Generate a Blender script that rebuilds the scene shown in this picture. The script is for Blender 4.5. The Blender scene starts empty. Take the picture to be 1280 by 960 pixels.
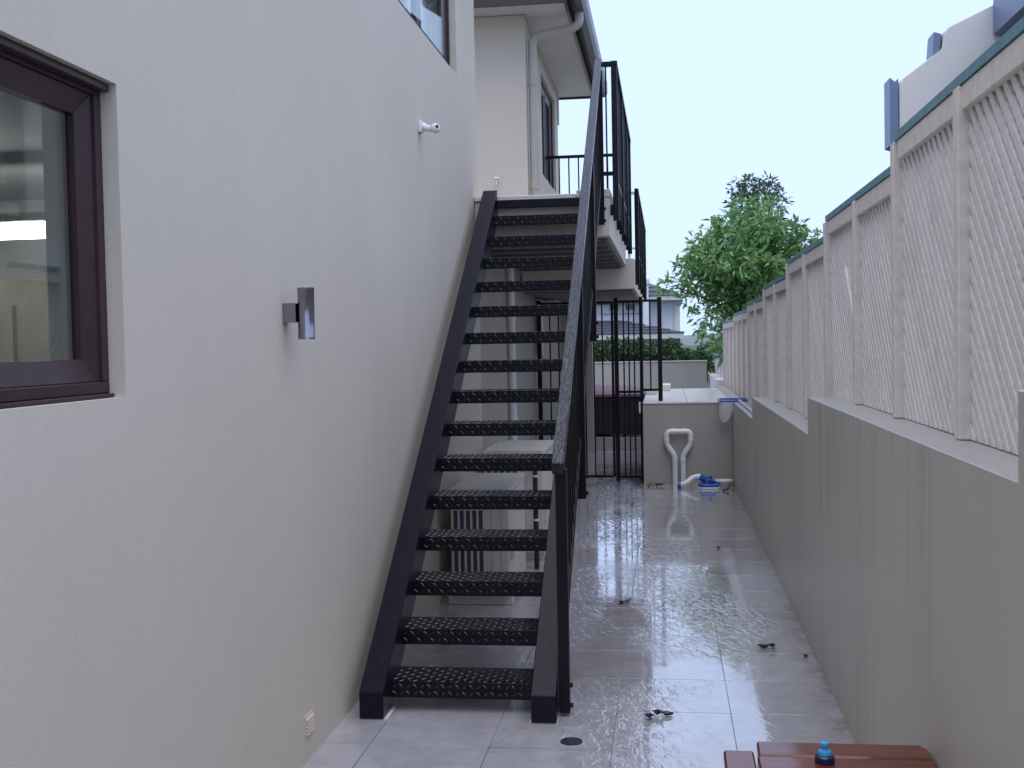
import bpy, bmesh, math, random
from mathutils import Vector, Matrix, noise
random.seed(7)
R = math.radians
scene = bpy.context.scene
C = scene.collection

# ------------------------------------------------------------------ camera
H = 1.65
F_PX, VPX, VPY, ROLL = 1440.0, 832.0, 425.0, 0.015
fwd = Vector((VPX - 640, -(VPY - 480), -F_PX)).normalized()
up = Vector((-ROLL, 1, 0)); up = (up - fwd * up.dot(fwd)).normalized()
right = fwd.cross(up)
cam = bpy.data.objects.new('camera', bpy.data.cameras.new('camera'))
C.objects.link(cam)
rot = Matrix((right, fwd, up))
cam.matrix_world = Matrix.Translation((0, 0, H)) @ rot.to_4x4()
cam.data.sensor_fit = 'HORIZONTAL'
cam.data.sensor_width = 36.0
cam.data.lens = 36.0 * F_PX / 1280.0
cam.data.clip_start = 0.05
cam.data.clip_end = 6000
scene.camera = cam

# ------------------------------------------------------------------ world, sun, exposure
SUN_EL, SUN_AZ = R(76), R(165)        # azimuth clockwise from +y
world = bpy.data.worlds.new('World'); scene.world = world
world.use_nodes = True
wn = world.node_tree.nodes; wl = world.node_tree.links
wn.clear()
sky = wn.new('ShaderNodeTexSky'); sky.sky_type = 'NISHITA'; sky.sun_disc = False
sky.sun_elevation = SUN_EL; sky.sun_rotation = SUN_AZ
sky.air_density = 1.0; sky.dust_density = 4.0; sky.ozone_density = 1.0
mixw = wn.new('ShaderNodeMix'); mixw.data_type = 'RGBA'
mixw.inputs[0].default_value = 0.86                  # overcast: mostly an even pale cloud layer
wl.new(sky.outputs[0], mixw.inputs[6])
mixw.inputs[7].default_value = (5.95, 7.55, 11.2, 1)
bg = wn.new('ShaderNodeBackground'); bg.inputs[1].default_value = 0.1
wl.new(mixw.outputs[2], bg.inputs[0])
wo = wn.new('ShaderNodeOutputWorld'); wl.new(bg.outputs[0], wo.inputs[0])

sun = bpy.data.objects.new('sun', bpy.data.lights.new('sun', 'SUN'))
C.objects.link(sun)
sun.data.energy = 1.5
sun.data.angle = R(70)
sun.data.color = (1.0, 0.97, 0.95)
sd = Vector((math.sin(SUN_AZ) * math.cos(SUN_EL), math.cos(SUN_AZ) * math.cos(SUN_EL), math.sin(SUN_EL)))
sun.rotation_euler = sd.to_track_quat('Z', 'Y').to_euler()
sun.location = (3, -2, 12)
scene.view_settings.view_transform = 'Standard'
scene.view_settings.look = 'None'
scene.view_settings.exposure = 0.5
scene.view_settings.gamma = 1.0
scene.view_settings.use_curve_mapping = False

# ------------------------------------------------------------------ materials
def newmat(name):
    m = bpy.data.materials.new(name); m.use_nodes = True
    nt = m.node_tree
    return m, nt, nt.nodes['Principled BSDF']

def N(nt, typ, **kw):
    n = nt.nodes.new(typ)
    for k, v in kw.items():
        if k.startswith('i_'): n.inputs[k[2:].replace('_', ' ')].default_value = v
        else: setattr(n, k, v)
    return n

def ramp(nt, src, stops, interp='LINEAR'):
    r = nt.nodes.new('ShaderNodeValToRGB'); r.color_ramp.interpolation = interp
    e = r.color_ramp.elements
    e[0].position, e[0].color = stops[0][0], stops[0][1]
    e[1].position, e[1].color = stops[1][0], stops[1][1]
    for p, c in stops[2:]:
        x = e.new(p); x.color = c
    nt.links.new(src, r.inputs[0])
    return r

def g(v): return (v, v, v, 1)

def worldpos(nt):
    return N(nt, 'ShaderNodeNewGeometry').outputs['Position']

def mapping(nt, src, scale=(1, 1, 1), rotz=0.0):
    m = N(nt, 'ShaderNodeMapping'); nt.links.new(src, m.inputs['Vector'])
    m.inputs['Scale'].default_value = scale
    m.inputs['Rotation'].default_value = (0, 0, rotz)
    return m.outputs[0]

def noise_t(nt, vec, scale, detail=3, rough=0.5, dist=0.0):
    n = N(nt, 'ShaderNodeTexNoise')
    nt.links.new(vec, n.inputs['Vector'])
    n.inputs['Scale'].default_value = scale; n.inputs['Detail'].default_value = detail
    n.inputs['Roughness'].default_value = rough; n.inputs['Distortion'].default_value = dist
    return n.outputs['Fac']

def mixc(nt, fac, a, b, blend='MIX'):
    m = N(nt, 'ShaderNodeMix', data_type='RGBA', blend_type=blend)
    for s, v in ((0, fac), (6, a), (7, b)):
        if hasattr(v, 'is_output') or isinstance(v, bpy.types.NodeSocket): nt.links.new(v, m.inputs[s])
        else: m.inputs[s].default_value = v
    return m.outputs[2]

def mth(nt, op, a, b=0.0, clamp=False):
    m = N(nt, 'ShaderNodeMath', operation=op); m.use_clamp = clamp
    for i, v in enumerate((a, b)):
        if isinstance(v, bpy.types.NodeSocket): nt.links.new(v, m.inputs[i])
        else: m.inputs[i].default_value = v
    return m.outputs[0]

def bump(nt, p, h, strength, dist=0.01, inp='Normal'):
    b = N(nt, 'ShaderNodeBump'); b.inputs['Strength'].default_value = strength
    b.inputs['Distance'].default_value = dist
    nt.links.new(h, b.inputs['Height'])
    nt.links.new(b.outputs[0], p.inputs[inp])
    return b

def simple(name, col, rough=0.5, metal=0.0, var=0.06, nscale=8.0, bumps=0.0, bscale=120, coat=0.0, spec=None):
    m, nt, p = newmat(name)
    pos = worldpos(nt)
    f = noise_t(nt, pos, nscale, 4, 0.6)
    a = tuple(min(1, c * (1 - var)) for c in col) + (1,)
    b = tuple(min(1, c * (1 + var)) for c in col) + (1,)
    r = ramp(nt, f, [(0.3, a), (0.7, b)])
    nt.links.new(r.outputs[0], p.inputs['Base Color'])
    p.inputs['Roughness'].default_value = rough; p.inputs['Metallic'].default_value = metal
    p.inputs['Coat Weight'].default_value = coat; p.inputs['Coat Roughness'].default_value = 0.06
    if spec is not None: p.inputs['Specular IOR Level'].default_value = spec
    if bumps:
        bump(nt, p, noise_t(nt, pos, bscale, 3, 0.6), bumps, 0.004)
    return m

def render_mat(name, col, rough=0.75, streak=0.0, wet=0.0, grain=0.35):
    """painted sand-render: fine grain, faint trowel waves, weather marks"""
    m, nt, p = newmat(name)
    pos = worldpos(nt)
    big = noise_t(nt, mapping(nt, pos, (1, 1, 0.6)), 1.3, 4, 0.6)
    fine = noise_t(nt, pos, 190, 2, 0.7)
    mid = noise_t(nt, pos, 38, 3, 0.6)
    a = tuple(c * 0.96 for c in col) + (1,); b = tuple(c * 1.03 for c in col) + (1,)
    c1 = ramp(nt, big, [(0.3, a), (0.7, b)]).outputs[0]
    c1 = mixc(nt, ramp(nt, fine, [(0.35, g(0.17)), (0.65, g(0.0))]).outputs[0], c1, tuple(c * 0.6 for c in col) + (1,))
    if streak:
        st = noise_t(nt, mapping(nt, pos, (13, 13, 0.5)), 1.0, 6, 0.8, 0.25)
        st2 = noise_t(nt, mapping(nt, pos, (1.3, 1.3, 0.3)), 1.5, 2)
        s = ramp(nt, st, [(0.49, g(0)), (0.60, g(streak)), (0.70, g(streak * 0.4))]).outputs[0]
        s = mth(nt, 'MULTIPLY', s, ramp(nt, st2, [(0.42, g(0.05)), (0.66, g(1))]).outputs[0])
        fl = noise_t(nt, mapping(nt, pos, (48, 48, 0.35)), 1.0, 2, 0.5)
        s2 = ramp(nt, fl, [(0.64, g(0)), (0.70, g(streak * 0.75))]).outputs[0]
        s2 = mth(nt, 'MULTIPLY', s2, ramp(nt, st2, [(0.45, g(0.0)), (0.55, g(1))]).outputs[0])
        c1 = mixc(nt, s, c1, tuple(c * 0.45 for c in col) + (1,))
        if streak > 0.2: c1 = mixc(nt, s2, c1, tuple(c * 0.42 for c in col) + (1,))
    nt.links.new(c1, p.inputs['Base Color'])
    p.inputs['Roughness'].default_value = rough
    if wet:
        p.inputs['Coat Weight'].default_value = wet
        p.inputs['Coat Roughness'].default_value = 0.22
        p.inputs['Coat IOR'].default_value = 1.33
    h = mth(nt, 'ADD', mth(nt, 'MULTIPLY', fine, 0.5), mth(nt, 'MULTIPLY', mid, 0.25))
    bump(nt, p, h, grain, 0.004)
    return m

M = {}
M['render'] = render_mat('beige_render', (0.62, 0.545, 0.462), grain=0.45, streak=0.06)
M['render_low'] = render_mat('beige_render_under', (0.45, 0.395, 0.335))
M['render_wet'] = render_mat('wet_grey_render', (0.50, 0.47, 0.405), rough=0.6, streak=0.62, wet=0.2, grain=0.3)
M['render_box'] = render_mat('plinth_render', (0.42, 0.385, 0.345), rough=0.65)
M['cap_wet'] = render_mat('wet_coping', (0.42, 0.40, 0.385), rough=0.4, wet=0.6, grain=0.2)
M['soffit'] = simple('white_soffit', (0.60, 0.58, 0.57), 0.6, nscale=3)
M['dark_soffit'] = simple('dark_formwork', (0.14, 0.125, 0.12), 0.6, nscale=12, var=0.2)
M['gutter'] = simple('dark_gutter', (0.05, 0.05, 0.065), 0.35, nscale=5)
M['fascia'] = simple('brown_fascia', (0.06, 0.032, 0.032), 0.4)
M['roof'] = simple('slate_roof', (0.055, 0.058, 0.085), 0.55, nscale=30, var=0.35)
M['downpipe'] = simple('beige_pipe', (0.42, 0.38, 0.33), 0.4)
M['frame'] = simple('brown_aluminium', (0.048, 0.026, 0.030), 0.4, nscale=14, var=0.12, spec=0.25)
M['seal'] = simple('black_rubber', (0.012, 0.012, 0.014), 0.6)
M['room'] = simple('room_paint', (0.62, 0.62, 0.62), 0.8)
M['room_dark'] = simple('room_floor', (0.22, 0.20, 0.16), 0.7)
M['pane_backer'] = simple('pale_pane_backer', (0.72, 0.70, 0.78), 0.7)
M['pvc'] = simple('white_pvc', (0.78, 0.78, 0.77), 0.3, var=0.03, nscale=20)
M['ac'] = simple('cream_metal', (0.63, 0.585, 0.545), 0.4, var=0.05)
M['ac_dark'] = simple('ac_fins', (0.055, 0.065, 0.10), 0.5)
M['white_plastic'] = simple('white_plastic', (0.74, 0.74, 0.74), 0.35, var=0.02)
M['dark_lens'] = simple('dark_lens', (0.03, 0.03, 0.035), 0.2)
M['fence'] = simple('cream_timber', (0.72, 0.655, 0.59), 0.6, nscale=22, var=0.10, bumps=0.2, bscale=60)
def slat_mat():
    m, nt, p = newmat('cream_slat')
    pos = worldpos(nt)
    info = N(nt, 'ShaderNodeObjectInfo')
    f = noise_t(nt, pos, 34, 4, 0.65)
    r = ramp(nt, f, [(0.3, (0.68, 0.635, 0.59, 1)), (0.7, (0.80, 0.765, 0.73, 1))])
    grime = ramp(nt, noise_t(nt, mapping(nt, pos, (5, 5, 1.5)), 1.6, 4, 0.7), [(0.5, g(0)), (0.75, g(0.35))])
    c = mixc(nt, grime.outputs[0], r.outputs[0], (0.42, 0.41, 0.36, 1))
    hv = N(nt, 'ShaderNodeHueSaturation'); nt.links.new(c, hv.inputs['Color'])
    nt.links.new(mth(nt, 'ADD', mth(nt, 'MULTIPLY', info.outputs['Random'], 0.08), 0.95), hv.inputs['Value'])
    nt.links.new(hv.outputs[0], p.inputs['Base Color'])
    p.inputs['Roughness'].default_value = 0.6
    return m
M['slat'] = slat_mat()
M['backing'] = simple('grey_gap_backing', (0.34, 0.33, 0.32), 0.8, nscale=8, var=0.2)
M['teal'] = simple('teal_cap', (0.085, 0.225, 0.25), 0.4, nscale=14, var=0.2)
M['white_wall'] = render_mat('white_render', (0.74, 0.69, 0.66), grain=0.2)
M['blue_gutter'] = simple('blue_grey_gutter', (0.15, 0.20, 0.31), 0.4)
M['far_white'] = simple('far_house_paint', (0.66, 0.65, 0.69), 0.7, nscale=1)
M['cream_trim'] = simple('cream_trim', (0.56, 0.52, 0.47), 0.5)
M['glass_dark'] = simple('far_glass', (0.10, 0.12, 0.16), 0.1)
M['stone'] = simple('grey_stone', (0.22, 0.21, 0.21), 0.7, nscale=3, var=0.3)
M['bark'] = simple('bark', (0.09, 0.065, 0.045), 0.85, nscale=20, var=0.35)
M['grass'] = simple('grass_ground', (0.05, 0.075, 0.03), 0.9, nscale=2, var=0.4)
M['hill'] = simple('hill_scrub', (0.16, 0.19, 0.19), 0.95, nscale=0.02, var=0.2)
M['dark_timber'] = simple('dark_timber', (0.035, 0.028, 0.03), 0.6, nscale=20, var=0.3)
M['grout'] = simple('grout', (0.20, 0.185, 0.18), 0.5)
M['slab_edge'] = simple('slab_edge_tile', (0.62, 0.59, 0.55), 0.4)
M['spa'] = simple('spa_timber', (0.030, 0.016, 0.020), 0.4, nscale=10, var=0.3)
M['spa_lid'] = simple('spa_lid', (0.10, 0.035, 0.05), 0.6, nscale=6, var=0.12)
M['spa_piping'] = simple('spa_piping', (0.42, 0.36, 0.38), 0.4)
M['blue'] = simple('blue_plastic', (0.025, 0.09, 0.42), 0.3)
M['navy'] = simple('navy_plastic', (0.012, 0.018, 0.07), 0.25)
M['light_blue'] = simple('light_blue_plastic', (0.05, 0.33, 0.62), 0.3)
M['alu'] = simple('aluminium_pole', (0.7, 0.7, 0.72), 0.25, metal=1.0, var=0.05)
M['leaf_dead'] = simple('dead_leaf', (0.035, 0.018, 0.016), 0.4, nscale=90, var=0.6)
M['leaf_debris'] = simple('green_debris', (0.06, 0.11, 0.03), 0.5, nscale=60, var=0.4)
M['drain'] = simple('drain_grate', (0.05, 0.045, 0.06), 0.3, metal=0.6)
M['shoe'] = simple('dark_rubber_shoe', (0.03, 0.03, 0.05), 0.5)

def stainless():
    m, nt, p = newmat('brushed_stainless')
    pos = worldpos(nt)
    f = noise_t(nt, mapping(nt, pos, (3, 3, 160)), 3, 3)
    r = ramp(nt, f, [(0.3, (0.26, 0.24, 0.28, 1)), (0.7, (0.36, 0.34, 0.38, 1))])
    nt.links.new(r.outputs[0], p.inputs['Base Color'])
    p.inputs['Metallic'].default_value = 1; p.inputs['Roughness'].default_value = 0.2
    return m
M['stainless'] = stainless()

def black_paint(name, dripping):
    m, nt, p = newmat(name)
    pos = worldpos(nt)
    f = noise_t(nt, pos, 25, 4)
    r = ramp(nt, f, [(0.3, (0.005, 0.004, 0.009, 1)), (0.7, (0.009, 0.007, 0.017, 1))])
    nt.links.new(r.outputs[0], p.inputs['Base Color'])
    p.inputs['Roughness'].default_value = 0.35
    p.inputs['Specular IOR Level'].default_value = 0.13
    p.inputs['Coat Weight'].default_value = 0.8 if dripping else 0.2
    p.inputs['Coat IOR'].default_value = 1.4
    # beads of rain standing on the paint
    v = N(nt, 'ShaderNodeTexVoronoi'); v.inputs['Scale'].default_value = 75
    nt.links.new(pos, v.inputs['Vector'])
    d = ramp(nt, v.outputs['Distance'], [(0.18, g(1)), (0.4, g(0))])
    patch = ramp(nt, noise_t(nt, pos, 7, 3), [(0.42, g(0)), (0.6, g(1))])
    h = mth(nt, 'MULTIPLY', d.outputs[0], patch.outputs[0])
    if dripping:
        dr = noise_t(nt, mapping(nt, pos, (70, 30, 8)), 1.0, 2, 0.5, 0.6)
        h = mth(nt, 'ADD', h, mth(nt, 'MULTIPLY', ramp(nt, dr, [(0.45, g(0)), (0.62, g(1))]).outputs[0], 1.2))
    b = bump(nt, p, h, 0.5 if dripping else 0.12, 0.003)
    nt.links.new(b.outputs[0], p.inputs['Coat Normal'])
    nt.links.new(ramp(nt, h, [(0.0, g(0.26)), (0.9, g(0.07))]).outputs[0], p.inputs['Coat Roughness'])
    return m
M['black'] = black_paint('black_gloss_steel', False)
M['black_drip'] = black_paint('black_wet_rail', True)
M['black_plate'] = simple('black_checker_plate', (0.005, 0.005, 0.008), 0.24, nscale=30, var=0.3, coat=0.12, spec=0.14)
M['black_stud'] = simple('black_stud_glint', (0.018, 0.018, 0.024), 0.25, nscale=60, var=0.6, coat=0.5, spec=0.4)  # paler than the plate: wet glints put into the stud colour
M['black_bar'] = simple('black_bar_paint', (0.007, 0.005, 0.007), 0.4, nscale=20, var=0.3, coat=0.08, spec=0.16)

def wet_tile(name, col, depth=1.0):
    m, nt, p = newmat(name)
    pos = worldpos(nt)
    info = N(nt, 'ShaderNodeObjectInfo')
    mott = noise_t(nt, pos, 9, 6, 0.7)
    cloud = noise_t(nt, pos, 1.7, 4, 0.6)
    a = tuple(c * 0.82 for c in col) + (1,); b = tuple(c * 1.15 for c in col) + (1,)
    c1 = ramp(nt, mott, [(0.3, a), (0.7, b)]).outputs[0]
    c1 = mixc(nt, ramp(nt, cloud, [(0.4, g(0)), (0.65, g(0.35))]).outputs[0], c1, tuple(c * 0.7 for c in col) + (1,))
    sxd = N(nt, 'ShaderNodeSeparateXYZ'); nt.links.new(pos, sxd.inputs[0])
    silt = N(nt, 'ShaderNodeMapRange'); nt.links.new(sxd.outputs[0], silt.inputs[0])
    silt.inputs[1].default_value = 0.60; silt.inputs[2].default_value = 0.745
    silt = mth(nt, 'MULTIPLY', silt.outputs[0], ramp(nt, noise_t(nt, pos, 6, 5, 0.7), [(0.42, g(0)), (0.62, g(0.8))]).outputs[0])
    c1 = mixc(nt, silt, c1, (0.14, 0.12, 0.10, 1))
    hv = N(nt, 'ShaderNodeHueSaturation'); nt.links.new(c1, hv.inputs['Color'])
    nt.links.new(mth(nt, 'ADD', mth(nt, 'MULTIPLY', info.outputs['Random'], 0.16), 0.92), hv.inputs['Value'])
    nt.links.new(hv.outputs[0], p.inputs['Base Color'])
    # film of running rain water: thin everywhere, rippling where it runs
    film = noise_t(nt, mapping(nt, pos, (1.0, 0.6, 1)), 1.15, 3, 0.55)
    wet = ramp(nt, film, [(0.30, g(0.25)), (0.48, g(1))]).outputs[0]
    nt.links.new(ramp(nt, film, [(0.30, g(0.16)), (0.48, g(0.06))]).outputs[0], p.inputs['Roughness'])
    p.inputs['Coat IOR'].default_value = 1.6
    p.inputs['IOR'].default_value = 1.6
    # dry-ish ground close to the house wall
    sx = N(nt, 'ShaderNodeSeparateXYZ'); nt.links.new(pos, sx.inputs[0])
    open_ = N(nt, 'ShaderNodeMapRange'); nt.links.new(sx.outputs[0], open_.inputs[0])
    open_.inputs[1].default_value = -0.75; open_.inputs[2].default_value = -0.35
    open_.inputs[3].default_value = 0.45; open_.inputs[4].default_value = 1.0
    nt.links.new(mth(nt, 'MULTIPLY', wet, open_.outputs[0]), p.inputs['Coat Weight'])
    nt.links.new(ramp(nt, film, [(0.30, g(0.05)), (0.46, g(0.012))]).outputs[0], p.inputs['Coat Roughness'])
    # wavelets, stretched across the run of the water
    turned = mapping(nt, pos, (1, 1, 1), R(-17))
    w1 = noise_t(nt, mapping(nt, turned, (2.6, 1.0, 1)), 11, 3, 0.55, 0.7)
    w2 = noise_t(nt, mapping(nt, turned, (2.2, 1.0, 1)), 26, 2, 0.5, 0.6)
    runm = noise_t(nt, mapping(nt, pos, (1.3, 0.45, 1)), 0.9, 2, 0.5, 0.5)
    msk = ramp(nt, runm, [(0.45, g(0.06)), (0.60, g(1))]).outputs[0]
    w1 = ramp(nt, w1, [(0.50, g(0)), (0.66, g(1))]).outputs[0]
    w2 = ramp(nt, w2, [(0.56, g(0)), (0.68, g(1))]).outputs[0]
    hh = mth(nt, 'ADD', w1, mth(nt, 'MULTIPLY', w2, 0.3))
    hh = mth(nt, 'MULTIPLY', hh, msk)
    bb = N(nt, 'ShaderNodeBump'); bb.inputs['Strength'].default_value = 0.55 * depth
    bb.inputs['Distance'].default_value = 0.0027
    nt.links.new(hh, bb.inputs['Height'])
    nt.links.new(bb.outputs[0], p.inputs['Coat Normal']); nt.links.new(bb.outputs[0], p.inputs['Normal'])
    return m
M['tile'] = wet_tile('wet_porcelain_tile', (0.385, 0.37, 0.395))
M['terrace'] = simple('wet_terrace_tile', (0.68, 0.65, 0.63), 0.35, nscale=5, var=0.12, coat=0.4)

def timber():
    m, nt, p = newmat('wet_red_timber')
    pos = worldpos(nt)
    w = noise_t(nt, mapping(nt, pos, (2.2, 40, 40)), 2.0, 5, 0.65, 0.8)
    r = ramp(nt, w, [(0.3, (0.06, 0.012, 0.004, 1)), (0.55, (0.15, 0.030, 0.009, 1)), (0.75, (0.23, 0.050, 0.013, 1))])
    nt.links.new(r.outputs[0], p.inputs['Base Color'])
    p.inputs['Roughness'].default_value = 0.4
    p.inputs['Specular IOR Level'].default_value = 0.15
    p.inputs['Coat Weight'].default_value = 0.85; p.inputs['Coat Roughness'].default_value = 0.04
    p.inputs['Coat IOR'].default_value = 1.4
    b = bump(nt, p, noise_t(nt, mapping(nt, pos, (8, 60, 60)), 3, 3), 0.12, 0.002)
    nt.links.new(b.outputs[0], p.inputs['Coat Normal'])
    return m
M['timber'] = timber()

def glass(name, tint=(0.85, 0.9, 0.9)):
    m, nt, p = newmat(name)
    nt.nodes.remove(p)
    out = nt.nodes['Material Output']
    t = N(nt, 'ShaderNodeBsdfTransparent'); t.inputs[0].default_value = tint + (1,)
    gl = N(nt, 'ShaderNodeBsdfGlossy'); gl.inputs['Roughness'].default_value = 0.012
    gl.inputs['Color'].default_value = (1, 1, 1, 1)
    fr = N(nt, 'ShaderNodeFresnel'); fr.inputs['IOR'].default_value = 1.6
    geo = N(nt, 'ShaderNodeNewGeometry')
    ior = N(nt, 'ShaderNodeMapRange'); nt.links.new(geo.outputs['Backfacing'], ior.inputs[0])
    ior.inputs[3].default_value = 1.6; ior.inputs[4].default_value = 1 / 1.6
    nt.links.new(ior.outputs[0], fr.inputs['IOR'])
    f2 = mth(nt, 'MULTIPLY', fr.outputs[0], 1.2, True)
    mx = N(nt, 'ShaderNodeMixShader')
    nt.links.new(f2, mx.inputs[0]); nt.links.new(t.outputs[0], mx.inputs[1]); nt.links.new(gl.outputs[0], mx.inputs[2])
    nt.links.new(mx.outputs[0], out.inputs['Surface'])
    return m
M['glass'] = glass('window_glass')

def emit(name, col, s):
    m, nt, p = newmat(name)
    p.inputs['Emission Color'].default_value = col + (1,); p.inputs['Emission Strength'].default_value = s
    return m
M['tube'] = emit('lit_fluorescent_tube', (1.0, 0.98, 0.9), 14.0)

def leafmat(name, lo, hi, mid=None):
    m, nt, p = newmat(name)
    at = N(nt, 'ShaderNodeAttribute'); at.attribute_name = 'leaf_tone'
    r = ramp(nt, at.outputs['Fac'], [(0.0, lo + (1,)), (1.0, hi + (1,))])
    nt.links.new(r.outputs[0], p.inputs['Base Color'])
    p.inputs['Roughness'].default_value = 0.42
    p.inputs['Subsurface Weight'].default_value = 0.0
    p.inputs['Transmission Weight'].default_value = 0.0
    tr = N(nt, 'ShaderNodeBsdfTranslucent'); nt.links.new(r.outputs[0], tr.inputs[0])
    mx = N(nt, 'ShaderNodeMixShader'); mx.inputs[0].default_value = 0.3
    out = nt.nodes['Material Output']
    nt.links.new(p.outputs[0], mx.inputs[1]); nt.links.new(tr.outputs[0], mx.inputs[2])
    nt.links.new(mx.outputs[0], out.inputs['Surface'])
    return m
M['leaf'] = leafmat('bright_leaves', (0.055, 0.14, 0.05), (0.26, 0.45, 0.15))
M['leaf_dark'] = leafmat('dark_leaves', (0.03, 0.06, 0.03), (0.08, 0.13, 0.055))
M['hedge'] = leafmat('hedge_leaves', (0.018, 0.045, 0.016), (0.055, 0.12, 0.03))
def net_mat():
    m, nt, p = newmat('net_mesh')
    p.inputs['Base Color'].default_value = (0.75, 0.75, 0.78, 1); p.inputs['Roughness'].default_value = 0.7
    tr = N(nt, 'ShaderNodeBsdfTransparent')
    mx = N(nt, 'ShaderNodeMixShader'); mx.inputs[0].default_value = 0.5
    out = nt.nodes['Material Output']
    nt.links.new(p.outputs[0], mx.inputs[1]); nt.links.new(tr.outputs[0], mx.inputs[2])
    nt.links.new(mx.outputs[0], out.inputs['Surface'])
    return m
M['net'] = net_mat()

# ------------------------------------------------------------------ builders
WLOC = {}
def thing(name, label, cat, loc=(0, 0, 0), group=None):
    o = bpy.data.objects.new(name, None); C.objects.link(o)
    o.empty_display_size = 0.1
    o.location = loc; WLOC[o.name] = Vector(loc)
    o['label'] = label; o['category'] = cat
    if group: o['group'] = group
    return o

def obj(name, bm, mat, parent=None, smooth=False, label=None, cat=None, group=None, kind=None):
    """link a bmesh drawn in world coordinates as one object whose origin is its own centre"""
    me = bpy.data.meshes.new(name)
    bmesh.ops.recalc_face_normals(bm, faces=bm.faces[:])
    lo = Vector((1e9,) * 3); hi = Vector((-1e9,) * 3)
    for v in bm.verts:
        for i in range(3):
            lo[i] = min(lo[i], v.co[i]); hi[i] = max(hi[i], v.co[i])
    c = (lo + hi) / 2
    for v in bm.verts: v.co -= c
    if smooth:
        for f in bm.faces: f.smooth = True
        for e in bm.edges:
            if len(e.link_faces) == 2 and e.calc_face_angle(0) > R(38): e.smooth = False
    bm.to_mesh(me); bm.free()
    me.materials.append(M[mat] if isinstance(mat, str) else mat)
    return link(name, me, c, parent, label, cat, group, kind)

def link(name, me, c, parent=None, label=None, cat=None, group=None, kind=None):
    o = bpy.data.objects.new(name, me); C.objects.link(o)
    c = Vector(c); WLOC[o.name] = c
    if parent is not None:
        o.parent = parent; o.location = c - WLOC[parent.name]
    else: o.location = c
    if label: o['label'] = label
    if cat: o['category'] = cat
    if group: o['group'] = group
    if kind: o['kind'] = kind
    return o

def BM(): return bmesh.new()

def box(bm, x0, x1, y0, y1, z0, z1, bev=0.0, seg=1):
    vs = [bm.verts.new(p) for p in ((x0, y0, z0), (x1, y0, z0), (x1, y1, z0), (x0, y1, z0), (x0, y0, z1), (x1, y0, z1), (x1, y1, z1), (x0, y1, z1))]
    fs = [bm.faces.new([vs[i] for i in f]) for f in ((0, 3, 2, 1), (4, 5, 6, 7), (0, 1, 5, 4), (1, 2, 6, 5), (2, 3, 7, 6), (3, 0, 4, 7))]
    if bev:
        es = list({e for f in fs for e in f.edges})
        bmesh.ops.bevel(bm, geom=es, offset=bev, segments=seg, affect='EDGES', profile=0.6)
    return bm

def prism_x(bm, poly, x0, x1, bev=0.0):
    """polygon of (y, z) pulled along x"""
    a = [bm.verts.new((x0, y, z)) for y, z in poly]; b = [bm.verts.new((x1, y, z)) for y, z in poly]
    n = len(poly)
    fs = [bm.faces.new(a), bm.faces.new(b[::-1])]
    for i in range(n): fs.append(bm.faces.new((a[i], b[i], b[(i + 1) % n], a[(i + 1) % n])))
    if bev:
        bmesh.ops.bevel(bm, geom=list({e for f in fs for e in f.edges}), offset=bev, segments=1, affect='EDGES')
    return bm

def prism_y(bm, poly, y0, y1, bev=0.0):
    a = [bm.verts.new((x, y0, z)) for x, z in poly]; b = [bm.verts.new((x, y1, z)) for x, z in poly]
    n = len(poly)
    fs = [bm.faces.new(a), bm.faces.new(b[::-1])]
    for i in range(n): fs.append(bm.faces.new((a[i], b[i], b[(i + 1) % n], a[(i + 1) % n])))
    if bev:
        bmesh.ops.bevel(bm, geom=list({e for f in fs for e in f.edges}), offset=bev, segments=1, affect='EDGES')
    return bm

def prism_z(bm, poly, z0, z1, bev=0.0):
    a = [bm.verts.new((x, y, z0)) for x, y in poly]; b = [bm.verts.new((x, y, z1)) for x, y in poly]
    n = len(poly)
    fs = [bm.faces.new(a), bm.faces.new(b[::-1])]
    for i in range(n): fs.append(bm.faces.new((a[i], b[i], b[(i + 1) % n], a[(i + 1) % n])))
    if bev:
        bmesh.ops.bevel(bm, geom=list({e for f in fs for e in f.edges}), offset=bev, segments=1, affect='EDGES')
    return bm

def tube(bm, pts, r, n=12, cap=True, up=Vector((0, 0, 1))):
    pts = [Vector(p) for p in pts]
    rs = r if isinstance(r, (list, tuple)) else [r] * len(pts)
    rings = []
    prev = None
    for i, p in enumerate(pts):
        d = (pts[min(i + 1, len(pts) - 1)] - pts[max(i - 1, 0)]).normalized()
        if prev is None:
            u = d.cross(up)
            if u.length < 1e-3: u = d.cross(Vector((1, 0, 0)))
        else: u = prev - d * prev.dot(d)
        u.normalize(); prev = u
        w = d.cross(u)
        rings.append([bm.verts.new(p + (u * math.cos(2 * math.pi * k / n) + w * math.sin(2 * math.pi * k / n)) * rs[i]) for k in range(n)])
    for a, b in zip(rings, rings[1:]):
        for k in range(n): bm.faces.new((a[k], a[(k + 1) % n], b[(k + 1) % n], b[k]))
    if cap:
        bm.faces.new(rings[0][::-1]); bm.faces.new(rings[-1])
    return bm

def lathe(bm, prof, centre, n=20):
    """profile of (radius, z) spun round a vertical axis"""
    cx, cy, cz = centre
    rings = []
    for r, z in prof:
        if r < 1e-6: rings.append([bm.verts.new((cx, cy, cz + z))])
        else: rings.append([bm.verts.new((cx + r * math.cos(2 * math.pi * k / n), cy + r * math.sin(2 * math.pi * k / n), cz + z)) for k in range(n)])
    for a, b in zip(rings, rings[1:]):
        for k in range(n):
            q = [a[k % len(a)], a[(k + 1) % len(a)], b[(k + 1) % len(b)], b[k % len(b)]]
            q = list(dict.fromkeys(q))
            if len(q) > 2: bm.faces.new(q)
    return bm

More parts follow.
